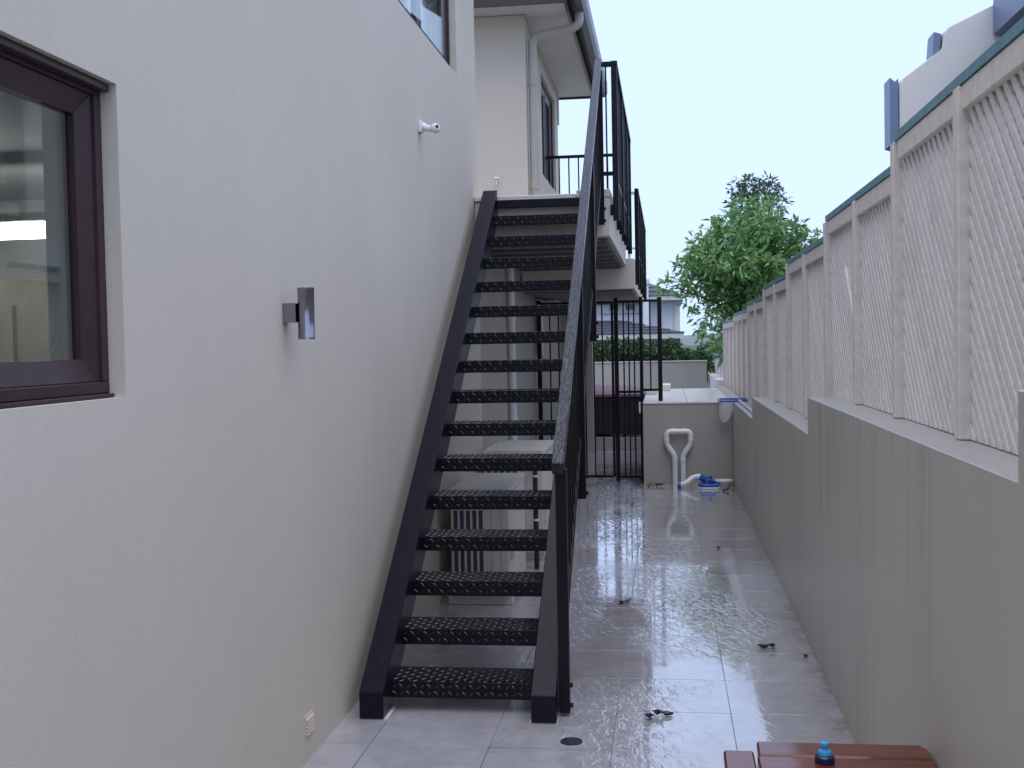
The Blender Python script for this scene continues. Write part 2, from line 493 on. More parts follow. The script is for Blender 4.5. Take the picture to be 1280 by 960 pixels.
def bend(pts, rad, seg=5):
    """round the corners of a polyline"""
    pts = [Vector(p) for p in pts]; out = [pts[0]]
    for a, b, c in zip(pts, pts[1:], pts[2:]):
        d1 = (a - b).normalized(); d2 = (c - b).normalized()
        p0 = b + d1 * rad; p1 = b + d2 * rad
        for i in range(seg + 1):
            t = i / seg
            out.append(p0 * (1 - t) ** 2 + b * 2 * t * (1 - t) + p1 * t * t)
    out.append(pts[-1]); return out

def holed_wall_x(bm, x0, x1, ys, zs, holes):
    """solid wall between x0 and x1 over the grid ys x zs, cells inside holes left open"""
    def solid(i, j):
        if i < 0 or j < 0 or i >= len(ys) - 1 or j >= len(zs) - 1: return False
        cy, cz = (ys[i] + ys[i + 1]) / 2, (zs[j] + zs[j + 1]) / 2
        return not any(a < cy < b and c < cz < d for a, b, c, d in holes)
    vc = {}
    def V(x, i, j):
        k = (x, i, j)
        if k not in vc: vc[k] = bm.verts.new((x, ys[i], zs[j]))
        return vc[k]
    for i in range(len(ys) - 1):
        for j in range(len(zs) - 1):
            if not solid(i, j): continue
            bm.faces.new((V(x1, i, j), V(x1, i + 1, j), V(x1, i + 1, j + 1), V(x1, i, j + 1)))
            bm.faces.new((V(x0, i, j), V(x0, i, j + 1), V(x0, i + 1, j + 1), V(x0, i + 1, j)))
            if not solid(i - 1, j): bm.faces.new((V(x0, i, j), V(x1, i, j), V(x1, i, j + 1), V(x0, i, j + 1)))
            if not solid(i + 1, j): bm.faces.new((V(x0, i + 1, j), V(x0, i + 1, j + 1), V(x1, i + 1, j + 1), V(x1, i + 1, j)))
            if not solid(i, j - 1): bm.faces.new((V(x0, i, j), V(x0, i + 1, j), V(x1, i + 1, j), V(x1, i, j)))
            if not solid(i, j + 1): bm.faces.new((V(x0, i, j + 1), V(x1, i, j + 1), V(x1, i + 1, j + 1), V(x0, i + 1, j + 1)))
    return bm

# ------------------------------------------------------------------ terrain
bm = BM()
prof = [(-40, -0.15), (23, -0.15), (36, -3.4), (120, -6), (6000, -6)]
rows = [[bm.verts.new((x, y, z)) for x in (-6000, -40, 40, 6000)] for y, z in prof]
for a, b in zip(rows, rows[1:]):
    for i in range(3): bm.faces.new((a[i], a[i + 1], b[i + 1], b[i]))
obj('ground', bm, 'grass', kind='structure')

bm = BM()
random.seed(3)
prev = None
for i in range(60):
    x = -500 + i * 22
    h = 3 + 12 * (noise.noise(Vector((i * 0.13, 0.3, 0))) + 0.75)
    col = [bm.verts.new((x, 1500, -8)), bm.verts.new((x, 1560, -4 + h)), bm.verts.new((x, 1800, -8))]
    if prev:
        for k in range(2): bm.faces.new((prev[k], col[k], col[k + 1], prev[k + 1]))
    prev = col
obj('hill', bm, 'hill', kind='structure')

bm = BM(); box(bm, 0.965, 40, -12, 22.6, -0.3, 0.86)
obj('garden_ground', bm, 'grass', kind='structure')

# ------------------------------------------------------------------ paving
bm = BM(); box(bm, -1.6, 0.8, -6, 17.35, -0.12, -0.007)
paving = obj('paving', bm, 'grout', kind='structure')
gap = 0.0015
xs = [-1.442, -1.24, -0.74, -0.24, 0.26, 0.742]
tile_cache = {}
def lay_tile(x0, x1, y0, y1):
    key = (round(x1 - x0, 4), round(y1 - y0, 4))
    c = ((x0 + x1) / 2, (y0 + y1) / 2, -0.011)
    if key not in tile_cache:
        b = BM(); w, d = key[0] / 2 - gap, key[1] / 2 - gap
        box(b, -w, w, -d, d, -0.011, 0.011, 0.0006)
        me = bpy.data.meshes.new('tile'); b.to_mesh(me); b.free(); me.materials.append(M['tile'])
        tile_cache[key] = me
    o = link('tile', tile_cache[key], c, paving)
    o.rotation_euler = (random.gauss(0, 0.0009), random.gauss(0, 0.0009), 0)
def poly_tile(poly):
    b = BM(); cx = sum(p[0] for p in poly) / len(poly); cy = sum(p[1] for p in poly) / len(poly)
    pp = []
    for x, y in poly:
        d = math.hypot(x - cx, y - cy); k = (d - gap * 1.5) / d
        pp.append((cx + (x - cx) * k, cy + (y - cy) * k))
    prism_z(b, pp, -0.022, 0.0)
    obj('tile', b, 'tile', paving)
row = 0
y = 1.6
while y < 17.2:
    y1 = y + 0.5
    for a, b_ in zip(xs, xs[1:]):
        if a == -0.74 and abs(y - 4.6) < 0.01:
            poly_tile([(a, y), (-0.52, y1), (a, y1)]); poly_tile([(a, y), (b_, y), (b_, y1), (-0.52, y1)])
        elif a == -0.24 and abs(y - 5.1) < 0.01:
            poly_tile([(a, y), (b_, y1), (a, y1)]); poly_tile([(a, y), (b_, y), (b_, y1)])
        elif y > 13.2 and a >= -0.25: continue
        else: lay_tile(a, b_, y, y1)
    y = y1

# ------------------------------------------------------------------ main house on the left
house = thing('house', 'two storey beige rendered house with brown window frames, filling the left side', 'house', (-2.2, 4, 0))
XW = -1.44
W1 = (1.30, 2.93, 1.525, 2.36)
W2 = (5.20, 8.12, 3.555, 4.85)
bm = BM()
holed_wall_x(bm, XW - 0.215, XW, [-5, W1[0], W1[1], W2[0], W2[1], 8.94], [-0.1, W1[2], W1[3], W2[2], W2[3], 5.3], [W1, W2])
obj('wall', bm, 'render', house)

def window(y0, y1, z0, z1, xo, fr=0.055, mull=(), pane_tilt=0.0):
    """dark aluminium frame set in a reveal, the sash a step further back"""
    bm = BM()
    box(bm, xo - 0.07, xo, y0, y1, z0, z0 + fr * 0.55, 0.003)
    box(bm, xo - 0.07, xo, y0, y1, z1 - fr * 0.55, z1, 0.003)
    box(bm, xo - 0.07, xo, y0, y0 + fr * 0.55, z0 + fr * 0.55, z1 - fr * 0.55, 0.003)
    box(bm, xo - 0.07, xo, y1 - fr * 0.55, y1, z0 + fr * 0.55, z1 - fr * 0.55, 0.003)
    win = obj('window', bm, 'frame', house)
    e = fr * 0.55
    divs = [y0 + e] + list(mull) + [y1 - e]
    for a, b in zip(divs, divs[1:]):
        bm = BM(); xs0, xs1 = xo - 0.062, xo - 0.012
        a2, b2, c2, d2 = a + 0.002, b - 0.002, z0 + e + 0.002, z1 - e - 0.002
        s = fr
        # bevelled sash, splayed towards the pane
        for p in (((a2, c2), (b2, c2), (b2 - s, c2 + s), (a2 + s, c2 + s)), ((b2, c2), (b2, d2), (b2 - s, d2 - s), (b2 - s, c2 + s)),
                  ((b2, d2), (a2, d2), (a2 + s, d2 - s), (b2 - s, d2 - s)), ((a2, d2), (a2, c2), (a2 + s, c2 + s), (a2 + s, d2 - s))):
            q = [bm.verts.new((xs1 if k < 2 else xs1 - 0.018, yy, zz)) for k, (yy, zz) in enumerate(p)]
            r_ = [bm.verts.new((xs0, yy, zz)) for yy, zz in p]
            bm.faces.new(q); bm.faces.new(r_[::-1])
            for k in range(4): bm.faces.new((q[k], r_[k], r_[(k + 1) % 4], q[(k + 1) % 4]))
        obj('sash', bm, 'frame', win)
        bm = BM(); pa, pb = a2 + s - 0.006, b2 - s + 0.006
        dx = pane_tilt * (pb - pa); xa = xo - 0.048 - dx * 0.75  # pane turned inside its fixed sash so it mirrors open sky
        prism_z(bm, [(xa, pa), (xa + 0.006, pa), (xa + 0.006 + dx, pb), (xa + dx, pb)], c2 + s - 0.006, d2 - s + 0.006)
        obj('pane', bm, 'glass', win)
    return win
w1 = window(W1[0], W1[1], W1[2] + 0.012, W1[3], XW - 0.045, 0.058)
bm = BM(); box(bm, XW - 0.060, XW - 0.030, W1[0], W1[1] - 0.004, W1[2] + 0.002, W1[2] + 0.0118, 0.002)
box(bm, XW - 0.047, XW - 0.018, W1[0], W1[1] - 0.004, W1[3] - 0.022, W1[3] - 0.003, 0.003)
obj('sill', bm, 'frame', w1)
w2 = window(W2[0], W2[1] - 0.002, W2[2] + 0.004, W2[3], XW - 0.045, 0.07, mull=(7.2,), pane_tilt=0.12)
bm = BM(); box(bm, XW - 0.20, XW - 0.185, W2[0] + 0.02, W2[1] - 0.02, W2[2] + 0.03, W2[3] - 0.02)  # pale sheet added behind the panes to brighten the glass
obj('pane_backer', bm, 'pane_backer', w2)

# room seen through the near window
bm = BM()
for b in ((-5.2, -1.66, 0.2, 0.3, 0, 2.9), (-5.2, -1.66, 6.4, 6.5, 0, 2.9), (-5.3, -5.2, 0.2, 6.5, 0, 2.9), (-5.2, -1.66, 0.3, 6.4, 2.55, 2.9)):
    box(bm, *b)
obj('room_shell', bm, 'room', house)
bm = BM(); box(bm, -5.2, -1.66, 0.3, 6.4, 0.0, 0.08); obj('room_floor', bm, 'room_dark', house)
bm = BM(); box(bm, -4.6, -3.0, 5.7, 6.35, 0.08, 2.05, 0.01); box(bm, -3.45, -3.4, 5.66, 5.7, 0.2, 1.9)
obj('cupboard', bm, 'room_dark', house)
light = thing('ceiling_lamp', 'lit white fluorescent batten seen inside the room through the near window', 'lamp', (-3.2, 5.0, 2.25))
bm = BM(); tube(bm, [(-3.75, 5.0, 2.21), (-2.70, 5.0, 2.21)], 0.036, 12); obj('tube', bm, 'tube', light, True)
bm = BM(); box(bm, -3.8, -2.65, 4.95, 5.05, 2.248, 2.29, 0.006); obj('batten', bm, 'white_plastic', light)
bm = BM(); tube(bm, [(-3.3, 5.0, 2.29), (-3.3, 5.0, 2.55)], 0.008, 6); obj('hanger', bm, 'white_plastic', light)

# wall vent
bm = BM()
box(bm, XW, XW + 0.004, 4.36, 4.46, 0.10, 0.185, 0.001)
vent = obj('wall_vent', bm, 'render', house)
for k in range(5):
    bm = BM(); prism_y(bm, [(XW + 0.004, 0.112 + k * 0.014), (XW + 0.011, 0.110 + k * 0.014), (XW + 0.004, 0.120 + k * 0.014)], 4.365, 4.455)
    obj('louvre', bm, 'render', vent)

# recessed ground floor beneath the landing
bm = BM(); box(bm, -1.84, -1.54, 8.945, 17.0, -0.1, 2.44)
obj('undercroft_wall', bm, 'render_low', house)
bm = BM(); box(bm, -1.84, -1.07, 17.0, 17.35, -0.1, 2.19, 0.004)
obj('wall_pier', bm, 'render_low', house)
# landing and lower balcony
bm = BM(); box(bm, XW + 0.002, -0.405, 8.775, 12.3, 2.445, 2.735, 0.004); box(bm, -3.2, XW + 0.002, 8.95, 12.3, 2.45, 2.73)
land = obj('landing_slab', bm, 'render', house)
bm = BM(); box(bm, XW + 0.004, -0.66, 8.755, 12.29, 2.738, 2.772, 0.004); obj('landing_tile', bm, 'slab_edge', land)
bm = BM(); box(bm, -0.655, -0.40, 8.772, 12.28, 2.738, 2.80, 0.005); obj('edge_upstand', bm, 'render', land)
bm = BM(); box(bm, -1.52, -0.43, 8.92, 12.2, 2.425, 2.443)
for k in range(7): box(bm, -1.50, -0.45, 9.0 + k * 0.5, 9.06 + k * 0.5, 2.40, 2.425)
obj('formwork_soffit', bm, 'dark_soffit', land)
bm = BM(); box(bm, -1.52, -0.315, 12.305, 17.2, 2.20, 2.52, 0.005)
bal = obj('balcony_slab', bm, 'render', house)
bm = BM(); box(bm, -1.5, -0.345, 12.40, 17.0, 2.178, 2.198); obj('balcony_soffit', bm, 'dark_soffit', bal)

# upper storey behind the landing
bm = BM(); box(bm, -3.4, -1.165, 10.0, 10.25, 2.772, 4.488, 0.006); obj('gable_wall', bm, 'render', house)
WS = (11.35, 12.75, 3.30, 4.30)
bm = BM(); holed_wall_x(bm, -1.45, -1.175, [10.255, WS[0], WS[1], 13.1], [2.774, WS[2], WS[3], 4.487], [WS])
obj('side_wall', bm, 'render', house)
bm = BM(); box(bm, -1.45, -1.165, 13.105, 13.2, 4.12, 4.487); obj('wall_return', bm, 'render', house)
window(WS[0], WS[1], WS[2], WS[3], -1.20, 0.06, mull=(12.1,))
bm = BM(); box(bm, -1.44, -1.40, WS[0], WS[1], WS[2], WS[3]); obj('pane_backer', bm, 'pane_backer', house)
bm = BM(); box(bm, -2.6, -2.4, 8.96, 9.99, 2.772, 4.488); obj('recess_wall', bm, 'render', house)
# eave: soffit, fascia, gutter, roof
bm = BM(); box(bm, -4.0, -0.80, 9.66, 13.46, 4.49, 4.51)
eave = obj('soffit', bm, 'soffit', house)
bm = BM(); box(bm, -0.80, -0.775, 9.64, 13.48, 4.465, 4.66); box(bm, -4.0, -0.80, 9.635, 9.66, 4.465, 4.66); box(bm, -4.0, -0.80, 13.46, 13.485, 4.465, 4.66)
obj('fascia', bm, 'fascia', eave)
bm = BM(); prism_y(bm, [(-0.772, 4.52), (-0.71, 4.49), (-0.655, 4.50), (-0.63, 4.54), (-0.63, 4.66), (-0.645, 4.66), (-0.65, 4.55), (-0.70, 4.515), (-0.765, 4.535), (-0.765, 4.66), (-0.772, 4.66)], 9.5, 13.6)
obj('gutter', bm, 'gutter', eave)
bm = BM()
for k in range(14):
    t0, t1 = k / 14, (k + 1) / 14
    xa, xb = -0.68 - 3.0 * t0, -0.68 - 3.0 * t1 - 0.05
    za, zb = 4.69 + 1.5 * t0, 4.69 + 1.5 * t1 + 0.0
    ya, yb = 9.5 + 1.2 * t0, 13.6 - 1.2 * t0
    vs = [bm.verts.new(p) for p in ((xa, ya, za), (xa, yb, za), (xb, yb, zb), (xb, ya, zb), (xa, ya, za - 0.03), (xa, yb, za - 0.03))]
    bm.faces.new(vs[:4]); bm.faces.new((vs[0], vs[4], vs[5], vs[1]))
obj('roof', bm, 'roof', house)
bm = BM()
pts = bend([(-0.70, 10.07, 4.50), (-0.70, 10.07, 4.38), (-1.112, 10.07, 4.30), (-1.112, 10.07, 2.772)], 0.07, 6)
tube(bm, pts, 0.038, 14)
dp = obj('downpipe', bm, 'downpipe', house, True)
for z in (3.0, 3.9):
    bm = BM(); lathe(bm, [(0.039, -0.012), (0.043, -0.012), (0.043, 0.012), (0.039, 0.012)], (-1.112, 10.07, z), 14); obj('clip', bm, 'downpipe', dp, True)
# undercroft drain pipe and duct
bm = BM(); tube(bm, [(-1.495, 11.2, 0.02), (-1.495, 11.2, 2.42)], 0.036, 14)
dp2 = obj('drainpipe', bm, 'pvc', house, True)
for z in (0.9, 1.9):
    bm = BM(); lathe(bm, [(0.037, -0.03), (0.042, -0.03), (0.042, 0.03), (0.037, 0.03)], (-1.495, 11.2, z), 14); obj('coupling', bm, 'pvc', dp2, True)

# ------------------------------------------------------------------ things on the house wall
sp = Vector((XW, 4.255, 1.78))
lamp = thing('wall_light', 'brushed stainless up and down cylinder light on the beige wall', 'wall light', sp)
bm = BM(); box(bm, XW, XW + 0.052, 4.225, 4.285, 1.744, 1.818, 0.002); obj('bracket', bm, 'stainless', lamp)
bm = BM(); lathe(bm, [(0.0, -0.075), (0.026, -0.075), (0.026, -0.098), (0.0325, -0.098), (0.0325, -0.086), (0.0318, -0.085), (0.0318, 0.085), (0.0325, 0.086), (0.0325, 0.098), (0.026, 0.098), (0.026, 0.075), (0.0, 0.075)], (XW + 0.084, 4.255, 1.778), 32)
obj('barrel', bm, 'stainless', lamp, True)
bm = BM(); lathe(bm, [(0.0, 0.0765), (0.026, 0.0765), (0.026, 0.08), (0, 0.08)], (XW + 0.084, 4.255, 1.778), 24); obj('lens', bm, 'dark_lens', lamp, True)

pir = thing('motion_sensor', 'small white motion sensor on an arm high on the beige wall', 'sensor', (XW, 6.8, 2.95))
bm = BM(); box(bm, XW, XW + 0.022, 6.765, 6.835, 2.915, 2.985, 0.006, 2); obj('base', bm, 'white_plastic', pir, True)
bm = BM(); tube(bm, [(XW + 0.02, 6.8, 2.952), (XW + 0.05, 6.8, 2.94), (XW + 0.075, 6.8, 2.938)], [0.026, 0.019, 0.022], 12); obj('arm', bm, 'white_plastic', pir, True)
bm = BM(); bmesh.ops.create_uvsphere(bm, u_segments=18, v_segments=12, radius=0.030)
for v in bm.verts: v.co = v.co + Vector((XW + 0.098, 6.795, 2.938))
hd = obj('head', bm, 'white_plastic', pir, True)
bm = BM(); bmesh.ops.create_uvsphere(bm, u_segments=12, v_segments=8, radius=0.012)
for v in bm.verts: v.co = v.co + Vector((XW + 0.112, 6.776, 2.944))
obj('lens', bm, 'dark_lens', hd, True)

tap = thing('garden_tap', 'tiny chrome garden tap on the upper wall behind the landing', 'tap', (-1.43, 9.99, 3.04))
bm = BM(); tube(bm, [(-1.43, 10.0, 3.06), (-1.43, 9.94, 3.06), (-1.43, 9.915, 3.05), (-1.43, 9.91, 3.02)], [0.010, 0.009, 0.009, 0.008], 10); obj('spout', bm, 'alu', tap, True)
bm = BM(); tube(bm, [(-1.43, 9.95, 3.06), (-1.43, 9.95, 3.082)], 0.006, 8); tube(bm, [(-1.45, 9.95, 3.085), (-1.41, 9.95, 3.085)], 0.006, 8); obj('handle', bm, 'alu', tap, True)

# ------------------------------------------------------------------ air conditioner units under the stair
def ac_unit(x0, x1, y0, y1, z1, label):
    t = thing('air_conditioner', label, 'air conditioner', ((x0 + x1) / 2, (y0 + y1) / 2, 0), 'air conditioner units under the stair')
    bm = BM(); box(bm, x0, x1, y0, y1, 0.06, z1 - 0.05, 0.012, 2)
    case = obj('casing', bm, 'ac', t, True)
    bm = BM(); box(bm, x0 - 0.006, x1 + 0.006, y0 - 0.006, y1 + 0.006, z1 - 0.048, z1, 0.014, 2); obj('lid', bm, 'ac', t, True)
    gx0, gx1 = x0 + 0.015, x0 + (x1 - x0) * 0.58
    bm = BM(); box(bm, gx0, gx1, y0 - 0.004, y0 + 0.002, 0.2, z1 - 0.13); gr = obj('grille', bm, 'ac_dark', t)
    n = 6
    for k in range(n):
        xx = gx0 + (gx1 - gx0) * k / (n - 1)
        bm = BM(); box(bm, xx - 0.007, xx + 0.007, y0 - 0.014, y0 - 0.005, 0.19, z1 - 0.12, 0.002); obj('vane', bm, 'ac', gr)
    for zz in (0.2, (0.2 + z1 - 0.13) / 2, z1 - 0.13):
        bm = BM(); box(bm, gx0 - 0.006, gx1 + 0.006, y0 - 0.018, y0 - 0.0145, zz - 0.008, zz + 0.008); obj('crossbar', bm, 'ac', gr)
    for xx in (gx1 + 0.05, gx1 + 0.11):
        bm = BM(); box(bm, xx, xx + 0.006, y0 - 0.006, y0 - 0.001, 0.1, z1 - 0.07); obj('seam', bm, 'ac', case)
    for k in range(2):
        yy = y0 + 0.1 if k == 0 else y1 - 0.14
        bm = BM(); box(bm, x0 - 0.03, x1 + 0.01, yy - 0.06, yy + 0.05, 0.0, 0.058, 0.004); obj('foot', bm, 'ac', t)
    bm = BM(); box(bm, x1 + 0.001, x1 + 0.03, y0 + 0.05, y0 + 0.2, 0.3, 0.45, 0.004); obj('valve_cover', bm, 'ac', t)
    return t
ac_unit(-1.36, -0.99, 7.1, 7.95, 0.745, 'near cream air conditioner unit with slotted grille under the black stair')
ac_unit(-1.38, -0.93, 8.6, 9.5, 0.84, 'farther and taller cream air conditioner unit behind the first under the stair')

cd = thing('conduit', 'thin black insulated pipe with white clips rising between the two air conditioner units', 'pipe', (-0.955, 8.3, 0))
bm = BM(); tube(bm, [(-0.955, 8.3, 0.0), (-0.955, 8.3, 0.72), (-0.955, 8.42, 0.80), (-0.955, 8.585, 0.80)], 0.018, 10); obj('pipe', bm, 'seal', cd, True)
for zz in (0.36, 0.55, 0.68):
    bm = BM(); lathe(bm, [(0.0185, -0.008), (0.022, -0.008), (0.022, 0.008), (0.0185, 0.008)], (-0.955, 8.3, zz), 10); obj('clip', bm, 'white_plastic', cd, True)

wb = thing('meter_box', 'white box with a pipe duct on the wall under the landing', 'meter box', (-1.5, 14.3, 2.2))
bm = BM(); box(bm, -1.539, -1.30, 13.95, 15.6, 2.0, 2.17, 0.03, 3); obj('housing', bm, 'white_plastic', wb, True)
bm = BM(); box(bm, -1.539, -1.46, 13.72, 13.82, 1.5, 2.17, 0.006); obj('duct', bm, 'white_plastic', wb)

# ------------------------------------------------------------------ staircase
stair = thing('staircase', 'black steel open staircase with checker plate treads and a wet handrail', 'staircase', (-0.93, 6.8, 0))
SL = 0.70
def stringer(x0, x1, name, mat):
    y0, y1 = 4.9, 8.752
    top = lambda y: 0.122 + SL * (y - 4.9)
    dv = 0.235
    yb = 4.9 + (dv - 0.122) / SL
    bm = BM()
    prism_x(bm, [(y0, 0.004), (y0, 0.122), (y1, top(y1)), (y1, top(y1) - dv), (yb, 0.004)], x0, x1, 0.003)
    return obj(name, bm, mat, stair)
sl = stringer(-1.366, -1.257, 'stringer', 'black')
sr = stringer(-0.602, -0.492, 'stringer', 'black')
bm = BM(); box(bm, -1.36, -1.24, 4.91, 5.08, 0.0, 0.0035); obj('foot_plate', bm, 'slab_edge', sl)
bm = BM(); box(bm, -0.61, -0.49, 4.91, 5.08, 0.0, 0.0035); obj('foot_plate', bm, 'slab_edge', sr)
# one tread, its mesh shared by all fifteen
TW, TD, TH = 0.654, 0.245, 0.072
def tread_mesh():
    bm = BM()
    w = TW / 2
    t = 0.006
    prism_x(bm, [(0, 0), (0, -TH), (t, -TH), (t, -t), (TD - t, -t), (TD - t, -TH * 0.7), (TD, -TH * 0.7), (TD, 0)], -w, w, 0.0012)
    def loz(cx, cy, ang, face):
        L, Wd, hh = 0.0165, 0.0050, 0.0027
        ca, sa = math.cos(ang), math.sin(ang)
        def P(u, v, h):
            a, b = cx + u * ca - v * sa, cy + u * sa + v * ca
            return (a, b, h) if face == 'top' else (a, -h, -b)
        q = [bm.verts.new(P(*p)) for p in ((-L, 0, 0.0002), (0, -Wd, 0.0002), (L, 0, 0.0002), (0, Wd, 0.0002), (-L * 0.55, 0, hh), (L * 0.55, 0, hh))]
        for f in ((0, 1, 4), (1, 5, 4), (1, 2, 5), (2, 3, 5), (3, 4, 5), (3, 0, 4)): bm.faces.new([q[i] for i in f])
    p = 0.032
    nx = int(TW / p)
    for i in range(nx):
        for j in range(7):
            loz(-w + p * (i + 0.7), 0.020 + p * j, R(45) if (i + j) % 2 else R(-45), 'top')
        for j in range(2):
            loz(-w + p * (i + 0.7), 0.020 + 0.032 * j, R(45) if (i + j) % 2 else R(-45), 'front')
    me = bpy.data.meshes.new('tread'); bmesh.ops.recalc_face_normals(bm, faces=bm.faces[:]); bm.to_mesh(me); bm.free()
    me.materials.append(M['black_plate']); me.materials.append(M['black_stud'])
    for f in me.polygons:
        if len(f.vertices) == 3 or f.area < 0.00016: f.material_index = 1
    return me
tm = tread_mesh()
GO, RI = 0.2505, 0.1757
for k in range(15):
    link('tread', tm, (-0.9295, 5.02 + GO * k, 0.137 + RI * k), stair)
bm = BM(); box(bm, -1.256, -0.603, 8.70, 8.753, 2.675, 2.735, 0.003); obj('header_beam', bm, 'black', stair)
# handrail
def slope_bar(bm, x0, x1, y0, z0, y1, z1, th):
    prism_x(bm, [(y0, z0), (y1, z1), (y1, z1 - th), (y0, z0 - th)], x0, x1, 0.003)
bm = BM(); slope_bar(bm, -0.499, -0.446, 4.965, 1.125, 8.755, 3.77, 0.05)
hr = obj('handrail', bm, 'black_drip', stair)
rz = lambda y: 1.125 + (y - 4.965) * (3.77 - 1.125) / (8.755 - 4.965) - 0.05
bm = BM(); slope_bar(bm, -0.488, -0.458, 5.03, 0.30, 8.70, 0.30 + SL * 3.67, 0.03); obj('bottom_rail', bm, 'black_bar', stair)
for yy in (5.0, 6.22, 7.44, 8.69):
    zb = 0.015 if yy < 5.5 else 0.122 + SL * (yy - 4.9) - 0.25
    bm = BM(); box(bm, -0.489, -0.441, yy, yy + 0.05, zb, rz(yy) - 0.004, 0.003); p = obj('post', bm, 'black_bar', stair)
    for dz in (0.03, 0.12):
        bm = BM(); tube(bm, [(-0.441, yy + 0.025, zb + dz), (-0.428, yy + 0.025, zb + dz)], 0.011, 8); obj('bolt', bm, 'black_bar', p)
yy = 5.12
while yy < 8.66:
    if not any(abs(yy - q) < 0.05 for q in (6.245, 7.465, 8.71)):
        bm = BM(); box(bm, -0.481, -0.465, yy, yy + 0.016, 0.28 + SL * (yy - 5.03), rz(yy) - 0.002); obj('baluster', bm, 'black_bar', stair)
    yy += 0.112

# ------------------------------------------------------------------ railings on landing and balcony
lr = thing('landing_railing', 'black steel balustrade round the upper landing at the top of the stair', 'railing', (-0.36, 10.5, 2.77))
bm = BM(); box(bm, -0.38, -0.33, 8.76, 12.22, 3.72, 3.755, 0.003); obj('top_rail', bm, 'black', lr)
bm = BM(); box(bm, -0.365, -0.345, 8.80, 12.20, 2.86, 2.885); obj('bottom_rail', bm, 'black_bar', lr)
bm = BM(); box(bm, -0.447, -0.38, 8.765, 8.80, 3.715, 3.752, 0.003); box(bm, -0.447, -0.37, 8.775, 8.795, 2.90, 2.93); obj('link_rail', bm, 'black', lr)
bm = BM(); box(bm, -0.425, -0.413, 8.78, 8.792, 2.805, 3.715); obj('baluster', bm, 'black_bar', lr)
for yy in (8.76, 9.9, 11.05, 12.17):
    bm = BM(); box(bm, -0.378, -0.334, yy, yy + 0.045, 2.56, 3.719, 0.003); p = obj('post', bm, 'black_bar', lr)
    bm = BM(); box(bm, -0.399, -0.378, yy + 0.008, yy + 0.037, 2.60, 2.68); obj('bracket', bm, 'black_bar', p)
yy = 8.90
while yy < 12.15:
    if not any(-0.025 < yy - q < 0.055 for q in (9.9, 11.05)):
        bm = BM(); box(bm, -0.363, -0.347, yy, yy + 0.016, 2.62, 3.72); obj('baluster', bm, 'black_bar', lr)
    yy += 0.11
bm = BM(); box(bm, -1.376, -0.381, 12.185, 12.215, 3.585, 3.615, 0.002); obj('end_rail', bm, 'black', lr)
bm = BM(); box(bm, -1.31, -1.275, 12.18, 12.215, 2.772, 3.584); obj('post', bm, 'black_bar', lr)
for k in range(8):
    x = -1.195 + k * 0.102
    bm = BM(); box(bm, x, x + 0.014, 12.19, 12.204, 2.772 if x < -0.67 else 2.80, 3.585); obj('baluster', bm, 'black_bar', lr)

br = thing('balcony_railing', 'dark balustrade along the lower balcony beyond the landing', 'railing', (-0.29, 14.7, 2.4))
bm = BM(); box(bm, -0.305, -0.262, 12.34, 17.1, 3.23, 3.262, 0.002); obj('top_rail', bm, 'black', br)
bm = BM(); box(bm, -0.295, -0.275, 12.36, 17.0, 2.56, 2.585); obj('bottom_rail', bm, 'black_bar', br)
for yy in (12.34, 13.5, 14.7, 15.9, 17.04):
    bm = BM(); box(bm, -0.308, -0.266, yy, yy + 0.04, 2.24, 3.228, 0.002); obj('post', bm, 'black_bar', br)
yy = 12.47
while yy < 17.0:
    if not any(-0.02 < yy - q < 0.05 for q in (13.5, 14.7, 15.9)):
        bm = BM(); box(bm, -0.292, -0.277, yy, yy + 0.015, 2.30, 3.229); obj('baluster', bm, 'black_bar', br)
    yy += 0.11
bm = BM(); box(bm, -0.385, -0.31, 12.35, 12.375, 3.20, 3.23); box(bm, -0.385, -0.31, 12.35, 12.37, 2.62, 2.64); box(bm, -0.385, -0.355, 12.345, 12.37, 2.522, 3.19); obj('end_frame', bm, 'white_plastic', br)

# ------------------------------------------------------------------ gate across the passage
gt = thing('gate', 'dark steel bar gate and side panels closing the passage under the balcony', 'gate', (-0.8, 13.6, 0))
YG = 13.6
def gpost(x, z0, z1, w=0.05, nm='post'):
    bm = BM(); box(bm, x - w / 2, x + w / 2, YG - w / 2, YG + w / 2, z0, z1, 0.003); p = obj(nm, bm, 'black_bar', gt)
    bm = BM(); box(bm, x - w / 2 - 0.003, x + w / 2 + 0.003, YG - w / 2 - 0.003, YG + w / 2 + 0.003, z1, z1 + 0.012, 0.002); obj('post_cap', bm, 'black_bar', p)
gpost(-1.485, 0.0, 2.13); gpost(-0.575, 0.0, 2.145, 0.048); gpost(-0.62, 0.05, 2.10, 0.03, 'stile')
gpost(-0.285, 0.0, 2.15, 0.04, 'stile'); gpost(-0.068, 0.93, 2.14, 0.05)
def grail(x0, x1, z):
    bm = BM(); box(bm, x0, x1, YG - 0.012, YG + 0.012, z - 0.014, z + 0.014); obj('rail', bm, 'black_bar', gt)
grail(-1.46, -0.636, 2.105); grail(-0.55, -0.306, 2.11); grail(-0.264, -0.094, 2.115)
grail(-1.46, -0.636, 0.055); grail(-0.55, -0.306, 0.05); grail(-0.264, -0.094, 1.07)
grail(-0.55, -0.306, 1.05)
def gbars(x0, x1, n, z0, z1):
    for k in range(n):
        x = x0 + (x1 - x0) * (k + 1) / (n + 1)
        bm = BM(); box(bm, x - 0.0085, x + 0.0085, YG - 0.0085, YG + 0.0085, z0, z1); obj('bar', bm, 'black_bar', gt)
gbars(-1.46, -0.636, 7, 0.069, 2.091); gbars(-0.55, -0.306, 3, 0.064, 2.096); gbars(-0.264, -0.094, 1, 1.084, 2.101)
